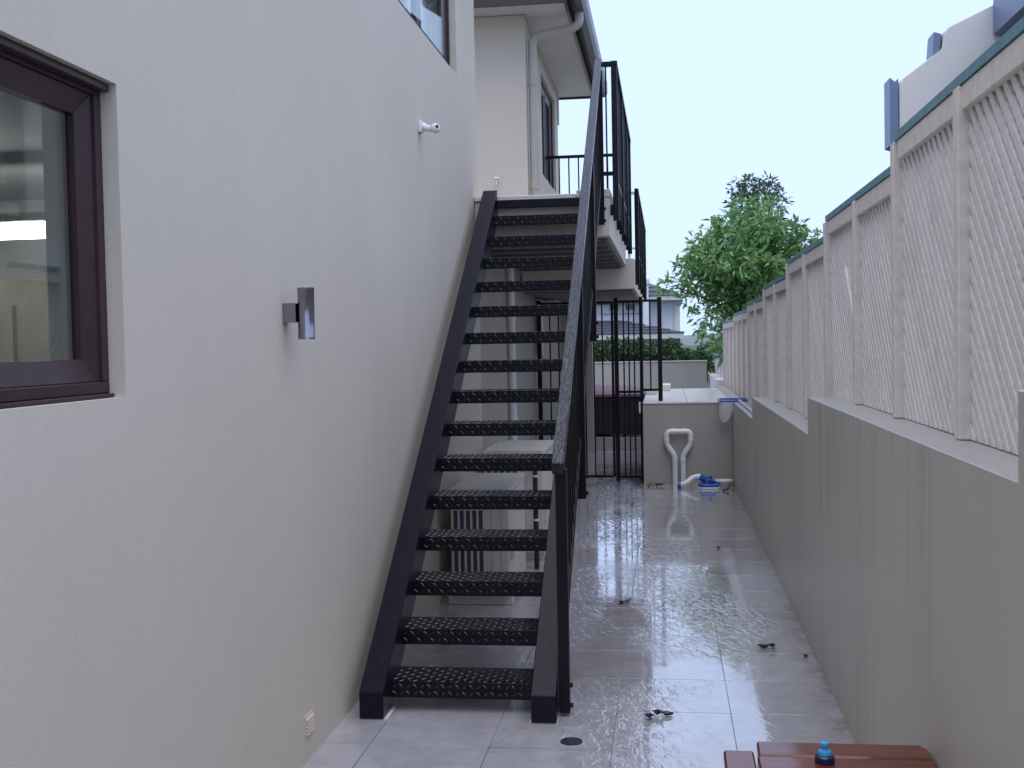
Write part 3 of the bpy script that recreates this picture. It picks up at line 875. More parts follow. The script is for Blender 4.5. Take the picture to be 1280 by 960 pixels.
bm = BM(); box(bm, -0.325, -0.300, YG - 0.05, YG - 0.022, 0.80, 0.93, 0.003); obj('latch', bm, 'alu', gt)

# ------------------------------------------------------------------ raised plinth with plumbing
pl = thing('plinth', 'beige rendered box wall across the passage end with a wet tiled top', 'plinth', (0.24, 15, 0))
bm = BM(); box(bm, -0.272, 0.738, 13.3, 17.0, -0.05, 0.915, 0.004); obj('body', bm, 'render_box', pl)
cols = [-0.272, 0.235, 0.738]
k = 0
yy = 13.29
while yy < 16.9:
    for a, b in zip(cols, cols[1:]):
        bm = BM(); box(bm, a + 0.002, b - 0.002, yy + 0.002, yy + 0.455, 0.917, 0.938, 0.002); obj('tile', bm, 'terrace', pl)
    yy += 0.46
bm = BM(); box(bm, -0.268, -0.12, 15.2, 15.9, 0.94, 0.99, 0.004); obj('kerb', bm, 'white_wall', pl)
bm = BM(); box(bm, -0.05, 0.06, 16.3, 16.9, 0.94, 1.02, 0.004); obj('kerb', bm, 'white_wall', pl)

pp = thing('pipe_loop', 'white plastic plumbing loop standing against the beige box wall', 'pipe', (0.12, 13.22, 0))
YP = 13.245
z = lambda v: v
pts = [(0.085, YP, 0.0), (0.085, YP, 0.335), (-0.005, YP, 0.455), (-0.005, YP, 0.605), (0.265, YP, 0.605), (0.265, YP, 0.455), (0.178, YP, 0.335), (0.178, YP, 0.0)]
bm = BM(); tube(bm, bend(pts, 0.05, 6), 0.031, 16, up=Vector((0, 1, 0))); loop = obj('pipe', bm, 'pvc', pp, True)
for c0, c1 in (((0.085, YP, 0.27), (0.085, YP, 0.295)), ((0.178, YP, 0.27), (0.178, YP, 0.295)), ((-0.005, YP, 0.50), (-0.005, YP, 0.525)), ((0.265, YP, 0.50), (0.265, YP, 0.525)), ((0.055, YP, 0.605), (0.08, YP, 0.605)), ((0.185, YP, 0.605), (0.21, YP, 0.605))):
    bm = BM(); tube(bm, [c0, c1], 0.0355, 16); obj('coupling', bm, 'pvc', loop, True)

vac = thing('pool_vacuum', 'blue and white pool vacuum head lying on the wet tiles below the pipe loop', 'pool cleaner', (0.28, 13.0, 0))
bm = BM(); tube(bm, bend([(0.14, 12.9, 0.035), (0.20, 12.9, 0.045), (0.28, 12.95, 0.115), (0.36, 12.97, 0.12)], 0.05), 0.033, 14); obj('hose', bm, 'white_plastic', vac, True)
bm = BM(); tube(bm, [(0.105, 12.9, 0.037), (0.145, 12.9, 0.038)], 0.036, 14); obj('cuff', bm, 'blue', vac, True)
bm = BM(); tube(bm, [(0.355, 12.97, 0.12), (0.43, 12.97, 0.075)], 0.037, 14); obj('cuff', bm, 'blue', vac, True)
bm = BM(); prism_z(bm, [(0.33, 12.85), (0.38, 12.78), (0.55, 12.80), (0.57, 12.95), (0.50, 13.05), (0.36, 13.03)], 0.022, 0.05, 0.006); obj('head', bm, 'blue', vac)
bm = BM(); prism_z(bm, [(0.325, 12.84), (0.375, 12.77), (0.555, 12.79), (0.578, 12.95), (0.50, 13.06), (0.35, 13.04)], 0.0, 0.02, 0.004); obj('base', bm, 'white_plastic', vac)
bm = BM(); tube(bm, [(0.47, 12.9, 0.05), (0.47, 12.9, 0.135)], 0.02, 12); tube(bm, [(0.44, 12.9, 0.09), (0.52, 12.9, 0.07)], 0.024, 10); obj('swivel', bm, 'blue', vac, True)

bm = BM(); lathe(bm, [(0, 0.0), (0.07, 0.0), (0.075, 0.012), (0.10, 0.055), (0.118, 0.06), (0.118, 0.072), (0.095, 0.07), (0.066, 0.02), (0, 0.018)], (0.615, 13.05, 0.0), 24)
obj('bowl', bm, 'white_plastic', smooth=True, label='round white plastic bowl on the tiles in the corner by the retaining wall', cat='bowl')

# skimmer net resting across the corner of the walls
net = thing('skimmer_net', 'pool skimmer net with blue rim hanging over the box wall and a silver pole', 'pool net', (0.7, 13.0, 0.95))
bm = BM(); tube(bm, bend([(0.585, 13.27, 0.965), (0.60, 12.98, 0.955), (0.97, 12.98, 0.965), (0.985, 13.30, 0.965), (0.585, 13.32, 0.965)], 0.04), 0.012, 8); rim = obj('rim', bm, 'blue', net, True)
bm = BM()
rows_ = []
for j in range(8):
    t = j / 7
    rr = []
    for i in range(15):
        a = 2 * math.pi * i / 14
        wdt = (0.085 * (1 - t) ** 0.55 + 0.018) * (1 + 0.10 * math.sin(3 * a + j))
        rr.append(bm.verts.new((0.675 - 0.03 * t + wdt * math.cos(a), 13.16 + 0.1 * (1 - t) * math.sin(a) - 0.03 * t, 0.95 - 0.235 * t + 0.01 * math.sin(2 * a + j))))
    rows_.append(rr)
for a, b in zip(rows_, rows_[1:]):
    for i in range(14): bm.faces.new((a[i], a[i + 1], b[i + 1], b[i]))
bmesh.ops.remove_doubles(bm, verts=bm.verts[:], dist=0.0005)
obj('net_bag', bm, 'net', rim, True)
bm = BM(); tube(bm, [(0.80, 13.0, 0.965), (0.80, 10.3, 0.965)], 0.014, 12); obj('pole', bm, 'alu', net, True)

# ------------------------------------------------------------------ retaining wall on the right
rw = thing('retaining_wall', 'stepped rain streaked grey rendered retaining wall along the right of the passage', 'wall', (0.85, 7, 0))
def wall_seg(y0, y1, zt):
    bm = BM(); box(bm, 0.74, 0.96, y0, y1, -0.1, zt, 0.003)
    s = obj('wall_section', bm, 'render_wet', rw)
    s.data.materials.append(M['cap_wet'])
    for f in s.data.polygons:
        if f.normal.z > 0.6: f.material_index = 1
wall_seg(-4, 2.567, 1.53)
wall_seg(2.568, 6.25, 1.333)
wall_seg(6.253, 10.24, 1.137)
wall_seg(10.243, 17.75, 0.945)

# ------------------------------------------------------------------ lattice fence on top
fn = thing('lattice_fence', 'long cream lattice fence with stepped teal capping on top of the right retaining wall', 'fence', (0.93, 10, 1.3))
XF = 0.925
wt = lambda y: 1.333 if y < 6.25 else (1.137 if y < 10.24 else 0.945)
sections = [(2.6, 4.57, 2.415), (4.57, 6.48, 2.305), (6.48, 8.48, 2.205), (8.48, 10.5, 2.115), (10.5, 12.5, 2.03), (12.5, 15.1, 1.97), (15.1, 17.8, 1.91)]
posts = [2.6, 3.60, 4.57, 5.50, 6.48, 7.48, 8.48, 9.48, 10.5, 11.5, 12.5, 13.4, 14.25, 15.1, 16.0, 16.9, 17.76]
for y0, y1, zt in sections:
    # teal cap with a lip on each side
    bm = BM(); prism_y(bm, [(XF - 0.055, zt - 0.03), (XF - 0.055, zt), (XF - 0.01, zt + 0.012), (XF + 0.055, zt), (XF + 0.055, zt - 0.03)], y0 - 0.01, y1 - 0.012); obj('cap', bm, 'teal', fn)
    bm = BM(); box(bm, XF - 0.05, XF - 0.012, y0, y1 - 0.05, zt - 0.105, zt - 0.032, 0.003); obj('top_rail', bm, 'fence', fn)
for y0, y1, zt in sections:
    bm = BM(); box(bm, XF + 0.028, XF + 0.04, y0, y1 - 0.004, 0.95, zt - 0.045); obj('gap_backing', bm, 'backing', fn)  # sheet added behind the slats to keep the gaps from showing bright
def sec_top(y):
    for a, b, zt in sections:
        if a - 0.005 <= y < b - 0.005: return zt
    return sections[-1][2]
for i, yp in enumerate(posts):
    zt = max(sec_top(yp), sec_top(yp - 0.1))
    bm = BM(); box(bm, XF - 0.062, XF + 0.0, yp - 0.03, yp + 0.03, wt(yp + 0.04) + 0.001 if i < 17 else 0.95, zt - 0.033, 0.004); p = obj('post', bm, 'fence', fn)
    bm = BM(); box(bm, XF - 0.045, XF - 0.012, yp + 0.031, yp + 0.078, wt(yp + 0.07) + 0.002, sec_top(yp + 0.02) - 0.107, 0.003); obj('jamb', bm, 'fence', p)
PITCH, HW = 0.069, 0.0195
def clip_strip(y0, y1, z0, z1, c, sgn):
    """strip |z - sgn*y - c| < HW*2 clipped to the panel"""
    poly = [(y0, z0), (y1, z0), (y1, z1), (y0, z1)]
    for s in (1, -1):
        out = []
        f = lambda p: HW - s * (p[1] - sgn * p[0] - c)
        for a, b in zip(poly, poly[1:] + poly[:1]):
            fa, fb = f(a), f(b)
            if fa >= 0: out.append(a)
            if fa * fb < 0:
                t = fa / (fa - fb); out.append((a[0] + (b[0] - a[0]) * t, a[1] + (b[1] - a[1]) * t))
        poly = out
        if len(poly) < 3: return None
    return poly
def lattice_panel(y0, y1, z0, z1, single):
    n = 0
    joined = None if single else BM()
    for sgn, xa, xb in ((1, XF - 0.031, XF - 0.0215), (-1, XF - 0.021, XF - 0.0125)):
        vals = [z - sgn * y for y in (y0, y1) for z in (z0, z1)]
        c = math.floor(min(vals) / PITCH) * PITCH
        while c < max(vals):
            poly = clip_strip(y0, y1, z0, z1, c + random.gauss(0, 0.0003), sgn)
            c += PITCH
            if not poly: continue
            w = random.gauss(0, 0.0008)
            if single:
                bm = BM(); prism_x(bm, poly, xa + w * 0.2, xb + w * 0.2); obj('slat', bm, 'slat', fn); n += 1
            else: prism_x(joined, poly, xa, xb)
    if not single:
        o = obj('lattice', joined, 'slat', fn, kind='stuff')
    return n
count = 0
for a, b in zip(posts, posts[1:]):
    y0, y1 = a + 0.03, b - 0.031
    zt = sec_top((a + b) / 2)
    yb = (a + b) / 2
    z0 = max(wt(a + 0.05), wt(b - 0.05)) + 0.003
    if a < 6.25 < b or a < 10.24 < b: z0 = min(wt(a), wt(b)) + 0.003
    if count < 235: count += lattice_panel(y0, y1, z0, zt - 0.10, True)
    else: lattice_panel(y0, y1, z0, zt - 0.10, False)
# one strip that has come loose and leans in front of its panel
bm = BM(); tube(bm, [(XF - 0.036, 5.86, 1.99), (XF - 0.034, 5.60, 1.70)], 0.011, 4); obj('slat', bm, 'slat', fn)
# lower fence further along
lf = thing('low_fence', 'short low cream lattice fence with teal cap beyond the end of the tall fence', 'fence', (0.93, 20, 0.9))
bm = BM(); prism_y(bm, [(XF - 0.05, 1.335), (XF - 0.05, 1.365), (XF, 1.375), (XF + 0.05, 1.365), (XF + 0.05, 1.335)], 17.83, 22.3); obj('cap', bm, 'teal', lf)
for yy in (18.2, 19.2, 20.2, 21.2, 22.2):
    bm = BM(); box(bm, XF - 0.045, XF, yy, yy + 0.06, 0.9, 1.334); obj('post', bm, 'fence', lf)
fn_keep = fn; fn = lf
lattice_panel(17.85, 22.25, 0.9, 1.334, False)
fn = fn_keep
bm = BM(); box(bm, 0.76, 0.90, 17.78, 22.3, 0.3, 1.03, 0.004)
obj('low_wall', bm, 'white_wall', label='low white rendered kerb wall below the short fence', cat='wall')

# ------------------------------------------------------------------ beyond the gate
bm = BM(); box(bm, -1.6, 0.76, 17.36, 22.0, -0.12, 0.2, 0.004)
obj('spa_pad', bm, 'tile', kind='structure')
fw = thing('boundary_wall', 'plain grey beige boundary wall closing the end of the garden', 'wall', (-1, 20.6, 0.2))
bm = BM(); box(bm, -4, 0.71, 20.5, 20.75, -0.1, 1.255, 0.005); obj('wall', bm, 'render_box', fw)
bm = BM(); box(bm, -4, 0.72, 20.49, 20.76, 1.257, 1.28, 0.004); obj('coping', bm, 'cap_wet', fw)

spa = thing('hot_tub', 'dark maroon hot tub with a domed maroon cover behind the gate', 'hot tub', (-0.95, 18.5, 0.2))
bm = BM(); box(bm, -1.8, -0.3, 17.55, 19.5, 0.22, 0.80, 0.03, 2); obj('cabinet', bm, 'spa', spa)
for k in range(10):
    x = -1.78 + k * 0.15
    bm = BM(); box(bm, x, x + 0.14, 17.535, 17.549, 0.24, 0.79, 0.003); obj('panel', bm, 'spa', spa)
bm = BM(); box(bm, -1.85, -0.25, 17.48, 19.55, 0.805, 0.835, 0.01); obj('cover_band', bm, 'spa_piping', spa)
bm = BM()
nx, ny = 16, 12
gr_ = [[bm.verts.new((-1.86 + 1.62 * i / nx, 17.46 + 2.1 * j / ny, 0.84 + 0.11 * (math.sin(math.pi * i / nx) ** 0.7) * (math.sin(math.pi * j / ny) ** 0.6))) for i in range(nx + 1)] for j in range(ny + 1)]
for j in range(ny):
    for i in range(nx): bm.faces.new((gr_[j][i], gr_[j][i + 1], gr_[j + 1][i + 1], gr_[j + 1][i]))
obj('cover', bm, 'spa_lid', spa, True)
# shoes on the pad in front of the tub
for i, (x, yy, lab) in enumerate(((-0.50, 17.42, 'left one of two dark rubber sandals in front of the hot tub'), (-0.36, 17.44, 'right one of two dark rubber sandals in front of the hot tub'))):
    s = thing('sandal', lab, 'sandal', (x, yy, 0.2), 'sandals in front of the hot tub')
    bm = BM(); prism_z(bm, [(x - 0.05, yy - 0.04), (x + 0.06, yy - 0.05), (x + 0.13, yy - 0.01), (x + 0.06, yy + 0.04), (x - 0.06, yy + 0.03)], 0.201, 0.225, 0.006); obj('sole', bm, 'shoe', s)
    bm = BM(); tube(bm, bend([(x + 0.02, yy - 0.045, 0.22), (x + 0.03, yy - 0.03, 0.29), (x + 0.03, yy + 0.02, 0.29), (x + 0.02, yy + 0.035, 0.22)], 0.02), 0.016, 8); obj('strap', bm, 'shoe', s, True)
bm = BM(); box(bm, -0.83, -0.66, 17.38, 17.46, 0.202, 0.24, 0.008)
obj('door_mat', bm, simple('teal_rubber', (0.03, 0.10, 0.12), 0.6), label='small teal rubber mat on the pad before the hot tub', cat='mat')

# ------------------------------------------------------------------ timber bench at the bottom right
bench = thing('timber_bench', 'wet red brown timber bench pushed against the retaining wall at the bottom right', 'bench', (0.44, 3.2, 0))
def plank(poly, z0, z1, bev=0.006):
    bm = BM(); prism_z(bm, poly, z0, z1, bev); return obj('plank', bm, 'timber', bench)
plank([(0.247, 3.342), (0.732, 3.342), (0.735, 3.42), (0.722, 3.455), (0.25, 3.455)], 0.405, 0.452)
plank([(0.243, 3.10), (0.735, 3.10), (0.735, 3.338), (0.243, 3.338)], 0.403, 0.449)
plank([(0.147, 3.08), (0.236, 3.08), (0.237, 3.39), (0.150, 3.39)], 0.402, 0.446)
for x in (0.20, 0.68):
    for yy in (3.13, 3.36):
        bm = BM(); box(bm, x - 0.03, x + 0.03, yy - 0.03, yy + 0.03, 0, 0.4, 0.004); obj('leg', bm, 'timber', bench)
bt = thing('squeeze_bottle', 'small dark blue bottle with a light blue cap on the timber bench', 'bottle', (0.428, 3.315, 0.449))
bm = BM(); lathe(bm, [(0, 0), (0.026, 0), (0.028, 0.004), (0.027, 0.018), (0.019, 0.024), (0, 0.024)], (0.428, 3.30, 0.449), 20); obj('body', bm, 'navy', bt, True)
bm = BM(); lathe(bm, [(0.0, 0.024), (0.020, 0.024), (0.018, 0.034), (0.010, 0.038), (0.009, 0.045), (0.013, 0.049), (0.012, 0.057), (0, 0.059)], (0.428, 3.30, 0.449), 20); obj('cap', bm, 'light_blue', bt, True)

# ------------------------------------------------------------------ drain and fallen leaves
dr = thing('floor_drain', 'small round dark drain grate in the tiles by the foot of the stair', 'drain', (-0.41, 4.69, 0))
bm = BM(); lathe(bm, [(0.036, 0.0005), (0.047, 0.0005), (0.046, 0.003), (0.037, 0.003), (0.036, 0.0005)], (-0.41, 4.69, 0), 28); obj('ring', bm, 'drain', dr, True)
bm = BM(); lathe(bm, [(0, 0.0006), (0.0355, 0.0006), (0.0355, 0.0012), (0, 0.0012)], (-0.41, 4.69, 0), 28); obj('sump', bm, 'seal', dr)
for k in range(5):
    x = -0.41 + (k - 2) * 0.013; hl = math.sqrt(0.036 ** 2 - (x + 0.41) ** 2)
    bm = BM(); box(bm, x - 0.003, x + 0.003, 4.69 - hl, 4.69 + hl, 0.0014, 0.0028); obj('bar', bm, 'drain', dr)

def leaf_bm(bm, c, L, Wd, ang, curl, tilt):
    c = Vector(c); n = 6
    rows = []
    for i in range(n + 1):
        t = i / n
        w = Wd * math.sin(math.pi * min(1, t * 0.96 + 0.03)) ** 0.8
        zc = curl * (t - 0.5) ** 2 * 4 * L * 0.25
        r = []
        for s in (-1, -0.5, 0, 0.5, 1):
            u = (t - 0.5) * L; v = s * w
            zz = zc + abs(s) * w * 0.7 * curl + 0.004 * math.sin(7 * t + 3 * s)
            x = u * math.cos(ang) - v * math.sin(ang); y_ = u * math.sin(ang) + v * math.cos(ang)
            r.append(bm.verts.new(c + Vector((x, y_, max(0.001, 0.003 + zz + tilt * u)))))
        rows.append(r)
    for a, b in zip(rows, rows[1:]):
        for k in range(4): bm.faces.new((a[k], a[k + 1], b[k + 1], b[k]))
debris = [
    ((-0.059, 5.03), 3, 0.085, 'largest clump of dead brown leaves on the wet tiles near the front', 'leaf_dead'),
    ((0.52, 6.20), 2, 0.085, 'dark curled leaf on the tiles towards the retaining wall, the bigger of the near pair', 'leaf_dead'),
    ((0.69, 6.02), 1, 0.05, 'tiny dark leaf on the tiles at the foot of the retaining wall', 'leaf_dead'),
    ((-0.283, 7.2), 2, 0.075, 'dark curled leaf beside the stair, halfway along the wet paving', 'leaf_dead'),
    ((0.387, 9.15), 1, 0.06, 'small dark leaf well down the passage near the retaining wall', 'leaf_dead'),
    ((-0.36, 11.6), 1, 0.06, 'small dark leaf in the bright reflection in front of the gate', 'leaf_dead'),
    ((-0.14, 13.05), 4, 0.11, 'clump of green leaf litter at the corner of the box wall by the gate', 'leaf_debris'),
    ((0.62, 12.6), 2, 0.09, 'dark leaf litter near the white bowl in the corner', 'leaf_dead'),
]
for (x, yy), n, L, lab, mt in debris:
    bm = BM()
    for k in range(n):
        leaf_bm(bm, (x + (k - (n - 1) / 2) * L * 0.42, yy + random.uniform(-0.3, 0.3) * L * (n > 1), 0.0 + 0.006 * (k % 2)), L * random.uniform(0.7, 1.0), L * 0.24, random.uniform(0, 3.1), random.uniform(0.7, 1.3), random.uniform(-0.25, 0.25))
    obj('fallen_leaf', bm, mt, label=lab, cat='leaf', group='leaves fallen on the wet paving')

# ------------------------------------------------------------------ neighbour's house above the fence
nb = thing('neighbour_house', 'white rendered neighbouring house with stepped parapet gable above the lattice fence', 'house', (3.5, 11, 0.9))
bm = BM(); prism_y(bm, [(1.96, 0.8), (1.96, 3.74), (1.985, 3.79), (2.29, 3.985), (2.31, 4.02), (2.31, 4.14), (2.35, 4.19), (2.70, 4.34), (2.75, 4.36), (6.5, 5.9), (6.5, 0.8)], 10.0, 10.3, 0.012); obj('gable_wall', bm, 'white_wall', nb)
bm = BM(); box(bm, 4.6, 9, 10.305, 13, 0.8, 4.2); obj('rear_wall', bm, 'white_wall', nb)
bm = BM(); prism_y(bm, [(1.885, 3.24), (1.953, 3.22), (1.955, 3.79), (1.925, 3.765), (1.885, 3.80)], 10.03, 10.28); obj('gutter', bm, 'blue_gutter', nb)
bm = BM(); tube(bm, [(1.925, 10.1, 0.9), (1.925, 10.1, 3.24)], 0.02, 10); obj('downpipe', bm, 'downpipe', nb, True)
bm = BM(); prism_y(bm, [(2.23, 3.96), (2.288, 4.0), (2.305, 4.14), (2.245, 4.16)], 10.04, 10.27); obj('upper_gutter', bm, 'blue_gutter', nb)
bm = BM(); prism_y(bm, [(2.70, 4.10), (2.76, 4.08), (2.90, 4.14), (2.90, 4.42), (2.70, 4.40)], 8.6, 9.985)
bay = obj('bay_gutter', bm, 'blue_gutter', nb)
bm = BM(); box(bm, 2.80, 5.0, 8.6, 9.98, 2.9, 4.075); obj('bay_wall', bm, 'white_wall', bay)
for yy in (8.7, 9.15, 9.6, 9.93):
    bm = BM(); box(bm, 2.76, 2.798, yy, yy + 0.05, 2.95, 4.07); obj('bay_mullion', bm, 'blue_gutter', bay)
bm = BM(); box(bm, 2.785, 2.799, 8.75, 9.93, 3.0, 4.05); obj('bay_glass', bm, 'glass_dark', bay)

# ------------------------------------------------------------------ house far beyond the garden
fh = thing('far_house', 'distant white two storey house with dark tiled hip roofs beyond the gate', 'house', (-2, 44, -3.4))
bm = BM(); box(bm, -6, 0.50, 40, 48, 1.9, 3.0); obj('upper_wall', bm, 'far_white', fh)
bm = BM(); box(bm, -6, 0.48, 39.9, 48, -3.6, 1.72); obj('lower_wall', bm, 'far_white', fh)
bm = BM(); box(bm, -6.3, 0.62, 39.5, 48.4, 3.0, 3.14); box(bm, 0.28, 0.34, 39.96, 39.998, 1.9, 2.98); obj('eave', bm, 'cream_trim', fh)
def hip(nm, x0, x1, y0, y1, z0, z1, ix, iy, parent, n=9):
    bm = BM()
    for k in range(n):
        t0, t1 = k / n, (k + 1) / n
        def rect(t, dz): return [(x0 + ix * t, y0 + iy * t, z0 + (z1 - z0) * t + dz), (x1 - ix * t, y0 + iy * t, z0 + (z1 - z0) * t + dz), (x1 - ix * t, y1 - iy * t, z0 + (z1 - z0) * t + dz), (x0 + ix * t, y1 - iy * t, z0 + (z1 - z0) * t + dz)]
        a = [bm.verts.new(p) for p in rect(t0, 0.035)]; b = [bm.verts.new(p) for p in rect(t1, 0)]; c = [bm.verts.new(p) for p in rect(t0, -0.01)]
        for i in range(4):
            j = (i + 1) % 4
            bm.faces.new((a[i], a[j], b[j], b[i])); bm.faces.new((c[i], c[j], a[j], a[i]))
    return obj(nm, bm, 'roof', parent)
rf = hip('roof', -6.3, 0.62, 39.5, 48.4, 3.14, 4.6, 3.4, 3.4, fh)
bm = BM(); box(bm, -0.74, -0.55, 39.3, 39.6, 1.9, 3.72); box(bm, -0.78, -0.51, 39.26, 39.64, 3.55, 3.72, 0.01); obj('chimney', bm, 'far_white', fh)
hip('lower_roof', -6.5, 0.62, 38.4, 50, 1.88, 2.36, 2.2, 1.5, fh, 5)
bm = BM(); box(bm, -6.5, 0.60, 38.42, 38.6, 1.70, 1.885); obj('lower_fascia', bm, 'cream_trim', fh)
for x0, x1 in ((-3.3, -2.5), (-1.95, -1.55), (-1.4, -0.98)):
    bm = BM(); box(bm, x0, x1, 39.95, 39.99, 2.68, 2.96); w = obj('window', bm, 'cream_trim', fh)
    bm = BM(); box(bm, x0 + 0.05, x1 - 0.05, 39.93, 39.948, 2.72, 2.93); obj('pane', bm, 'glass_dark', w)
bm = BM(); box(bm, -2.2, -0.7, 39.9, 39.97, 2.60, 2.66); obj('sill', bm, 'cream_trim', fh)
for x0, x1 in ((-0.75, -0.4), (-0.1, 0.06), (-2.4, -1.7)):
    bm = BM(); box(bm, x0, x1, 39.85, 39.898, 0.6, 1.55); w = obj('window', bm, 'cream_trim', fh)
    bm = BM(); box(bm, x0 + 0.04, x1 - 0.04, 39.83, 39.848, 0.65, 1.5); obj('pane', bm, 'glass_dark', w)
bm = BM(); box(bm, 0.12, 0.50, 39.6, 39.85, -3.5, 1.7); obj('quoin_pier', bm, 'stone', fh)

dh = thing('distant_house', 'grey tiled roof of a small house far away beyond the trees', 'house', (4, 90, -6))
bm = BM(); box(bm, 1.7, 12, 92, 100, -6, -0.1); obj('wall', bm, 'stone', dh)
hip('roof', 1.2, 13, 91, 101, -0.1, 1.35, 4.0, 4.0, dh, 8)
pf = thing('paling_fence', 'dark stained paling fence at the back of the garden beside the hedge', 'fence', (0.95, 26, -0.3))
for k in range(10):
    bm = BM(); box(bm, 0.2 + k * 0.15, 0.345 + k * 0.15, 26.0, 26.02, -0.6, 1.38 + 0.01 * (k % 3)); obj('paling', bm, 'dark_timber', pf)
bm = BM(); box(bm, 0.2, 1.7, 26.021, 26.06, 0.9, 1.0); obj('rail', bm, 'dark_timber', pf)

# ------------------------------------------------------------------ plants
def add_leaves(bm, lay, centre, rad, n, L, Wd, rng, tone0=0.5, droop=0.3, shell=0.55):
    cx, cy, cz = centre; rx, ry, rz_ = rad
    for _ in range(n):
        while True:
            p = Vector((rng.uniform(-1, 1), rng.uniform(-1, 1), rng.uniform(-1, 1)))
            if shell < p.length < 1 or (p.length < 1 and rng.random() < 0.25): break
        pos = Vector((cx + p.x * rx, cy + p.y * ry, cz + p.z * rz_))
        out = Vector((p.x, p.y, p.z + 0.3)).normalized()
        d = (out + Vector((rng.gauss(0, 0.6), rng.gauss(0, 0.6), rng.gauss(-droop, 0.5)))).normalized()
        sd_ = d.cross(Vector((rng.gauss(0, 1), rng.gauss(0, 1), rng.gauss(0, 1)))).normalized()
        l = L * rng.uniform(0.6, 1.25); w = Wd * rng.uniform(0.7, 1.2)
        nn = d.cross(sd_)
        v = [bm.verts.new(pos), bm.verts.new(pos + d * l * 0.45 + sd_ * w + nn * 0.15 * w), bm.verts.new(pos + d * l - Vector((0, 0, l * 0.15))), bm.verts.new(pos + d * l * 0.45 - sd_ * w + nn * 0.15 * w)]
        f = bm.faces.new(v)
        t = min(1, max(0, tone0 + rng.gauss(0, 0.22)))
        for q in v: q[lay] = t

def tree(name, label, base, clumps, trunk_pts, trunk_r, L, Wd, mat, seed, branches):
    rng = random.Random(seed)
    t = thing(name, label, 'tree', base)
    bm = BM(); tube(bm, trunk_pts, trunk_r, 10); tr = obj('trunk', bm, 'bark', t, True)
    for br_ in branches:
        bm = BM(); tube(bm, br_, [0.035, 0.022, 0.008][:len(br_)], 6); obj('branch', bm, 'bark', tr, True)
    bm = BM(); lay = bm.verts.layers.float.new('leaf_tone')
    for c, r, n, tone in clumps: add_leaves(bm, lay, c, r, n, L, Wd, rng, tone)
    obj('crown', bm, mat, t)
    return t

rng = random.Random(11)
cl = []
# main crown as many leafy twigs round a loose ovoid
for k in range(165):
    a = rng.uniform(0, 2 * math.pi); u = rng.uniform(-1, 1); q = rng.random() ** 0.45
    s = math.sqrt(1 - u * u)
    lx, lz = s * math.cos(a) * q, u * q
    cx = 1.42 + lx * 0.98; cy = 19.4 + s * math.sin(a) * q * 0.95; cz = 2.72 + lz * 1.12
    if cx < 0.55 and cz < 2.0: continue
    rr = rng.uniform(0.10, 0.24)
    cl.append(((cx, cy, cz), (rr * 1.25, rr, rr * 0.8), int(330 * rr / 0.2 * 0.19), rng.uniform(0.25, 0.8)))
# boughs reaching left and right, hanging foliage at the fence end
for c, rr in (((0.42, 18.9, 2.62), 0.2), ((0.22, 18.8, 2.55), 0.17), ((0.06, 18.75, 2.5), 0.13), ((0.3, 18.9, 2.85), 0.14), ((0.55, 18.9, 3.0), 0.18), ((0.5, 18.9, 2.3), 0.18), ((0.62, 18.8, 2.05), 0.18), ((0.78, 18.7, 1.85), 0.2), ((0.9, 18.6, 1.6), 0.16), ((0.98, 18.5, 1.45), 0.14),
               ((2.2, 18.9, 3.1), 0.2), ((2.4, 18.8, 3.2), 0.16), ((2.55, 18.7, 3.22), 0.11), ((2.3, 18.7, 2.9), 0.2), ((2.1, 18.8, 3.45), 0.09)):
    cl.append((c, (rr * 1.3, rr, rr * 0.8), int(rr * 260), 0.55))
tree('leafy_tree', 'bushy bright green tree leaning over the far end of the lattice fence', (1.5, 19.5, 0.86), cl,
     [(1.5, 19.5, 0.8), (1.45, 19.45, 1.6), (1.4, 19.4, 2.5), (1.45, 19.4, 3.3)], [0.09, 0.075, 0.05, 0.02], 0.17, 0.028, 'leaf', 5,
     [[(1.46, 19.45, 1.7), (0.9, 19.1, 2.2), (0.2, 18.85, 2.5)], [(1.42, 19.4, 2.0), (1.9, 19.1, 2.7), (2.45, 18.8, 3.2)], [(1.4, 19.4, 2.2), (1.1, 19.2, 2.8), (0.7, 19, 3.1)], [(1.42, 19.4, 2.4), (1.7, 19.5, 3.1), (1.8, 19.5, 3.6)]])
cl = []
rng = random.Random(4)
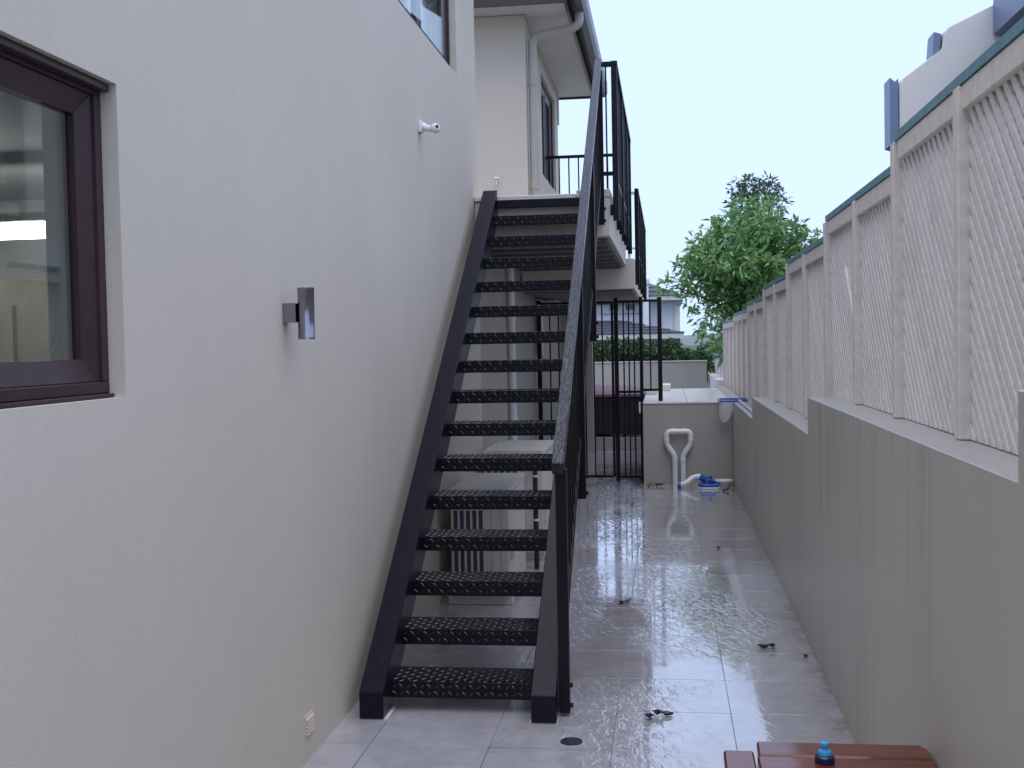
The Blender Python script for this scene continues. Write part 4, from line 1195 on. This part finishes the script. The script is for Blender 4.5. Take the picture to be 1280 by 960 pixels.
for k in range(46):
    h = rng.random() ** 0.7
    spread = 0.95 * (1 - h) + 0.28
    top = rng.choice((1.62, 2.12))
    cl.append(((top + rng.uniform(-0.5, 0.5) * spread, 23.3 + rng.uniform(-0.5, 0.5), 2.2 + 2.55 * h), (0.2, 0.2, 0.22), 55, rng.uniform(0.2, 0.7)))
tree('dark_tree', 'darker twin topped evergreen showing above the bright green tree', (1.85, 23.3, -0.15), cl,
     [(1.85, 23.3, -0.2), (1.85, 23.3, 2.5), (1.85, 23.3, 4.4)], [0.1, 0.07, 0.02], 0.12, 0.022, 'leaf_dark', 9,
     [[(1.85, 23.3, 2.6), (1.7, 23.3, 3.6), (1.62, 23.3, 4.6)], [(1.85, 23.3, 2.6), (2.0, 23.3, 3.6), (2.12, 23.3, 4.5)]])

def shrub(label, base, clumps, mat, seed, L=0.09, Wd=0.02, group=None):
    rng = random.Random(seed)
    t = thing('shrub', label, 'shrub', base, group)
    bm = BM()
    for k in range(5):
        a = rng.uniform(0, 6.28); e = Vector(base) + Vector((0.25 * math.cos(a), 0.25 * math.sin(a), 0.9 * (clumps[0][0][2] - base[2])))
        tube(bm, [base, tuple(e)], [0.02, 0.008], 5)
    obj('stem', bm, 'bark', t)
    bm = BM(); lay = bm.verts.layers.float.new('leaf_tone')
    for c, r, n, tone in clumps: add_leaves(bm, lay, c, r, n, L, Wd, rng, tone)
    obj('foliage', bm, mat, t)
hedge_cl = []
rng = random.Random(21)
x = -1.9
while x < 0.75:
    for _ in range(3):
        hedge_cl.append(((x + rng.uniform(-.08, .08), 21.5 + rng.uniform(-.25, .25), 1.12 + rng.uniform(0, 0.42) - max(0, (x + 0.2)) * 0.18), (0.2, 0.22, 0.18), 100, rng.uniform(0.2, 0.75)))
    x += 0.13
shrub('dark green hedge showing above the boundary wall behind the gate', (-0.6, 21.5, -0.15), hedge_cl, 'hedge', 31, 0.10, 0.024)
shrub('sparse young shrub beside the fence end under the bright tree', (0.88, 22.9, 0.3), [((0.88, 22.9, 1.75), (0.3, 0.3, 0.35), 190, 0.5), ((1.0, 22.8, 1.3), (0.25, 0.3, 0.4), 260, 0.6), ((0.8, 22.6, 0.95), (0.12, 0.2, 0.25), 200, 0.8)], 'leaf', 41, 0.12, 0.02)
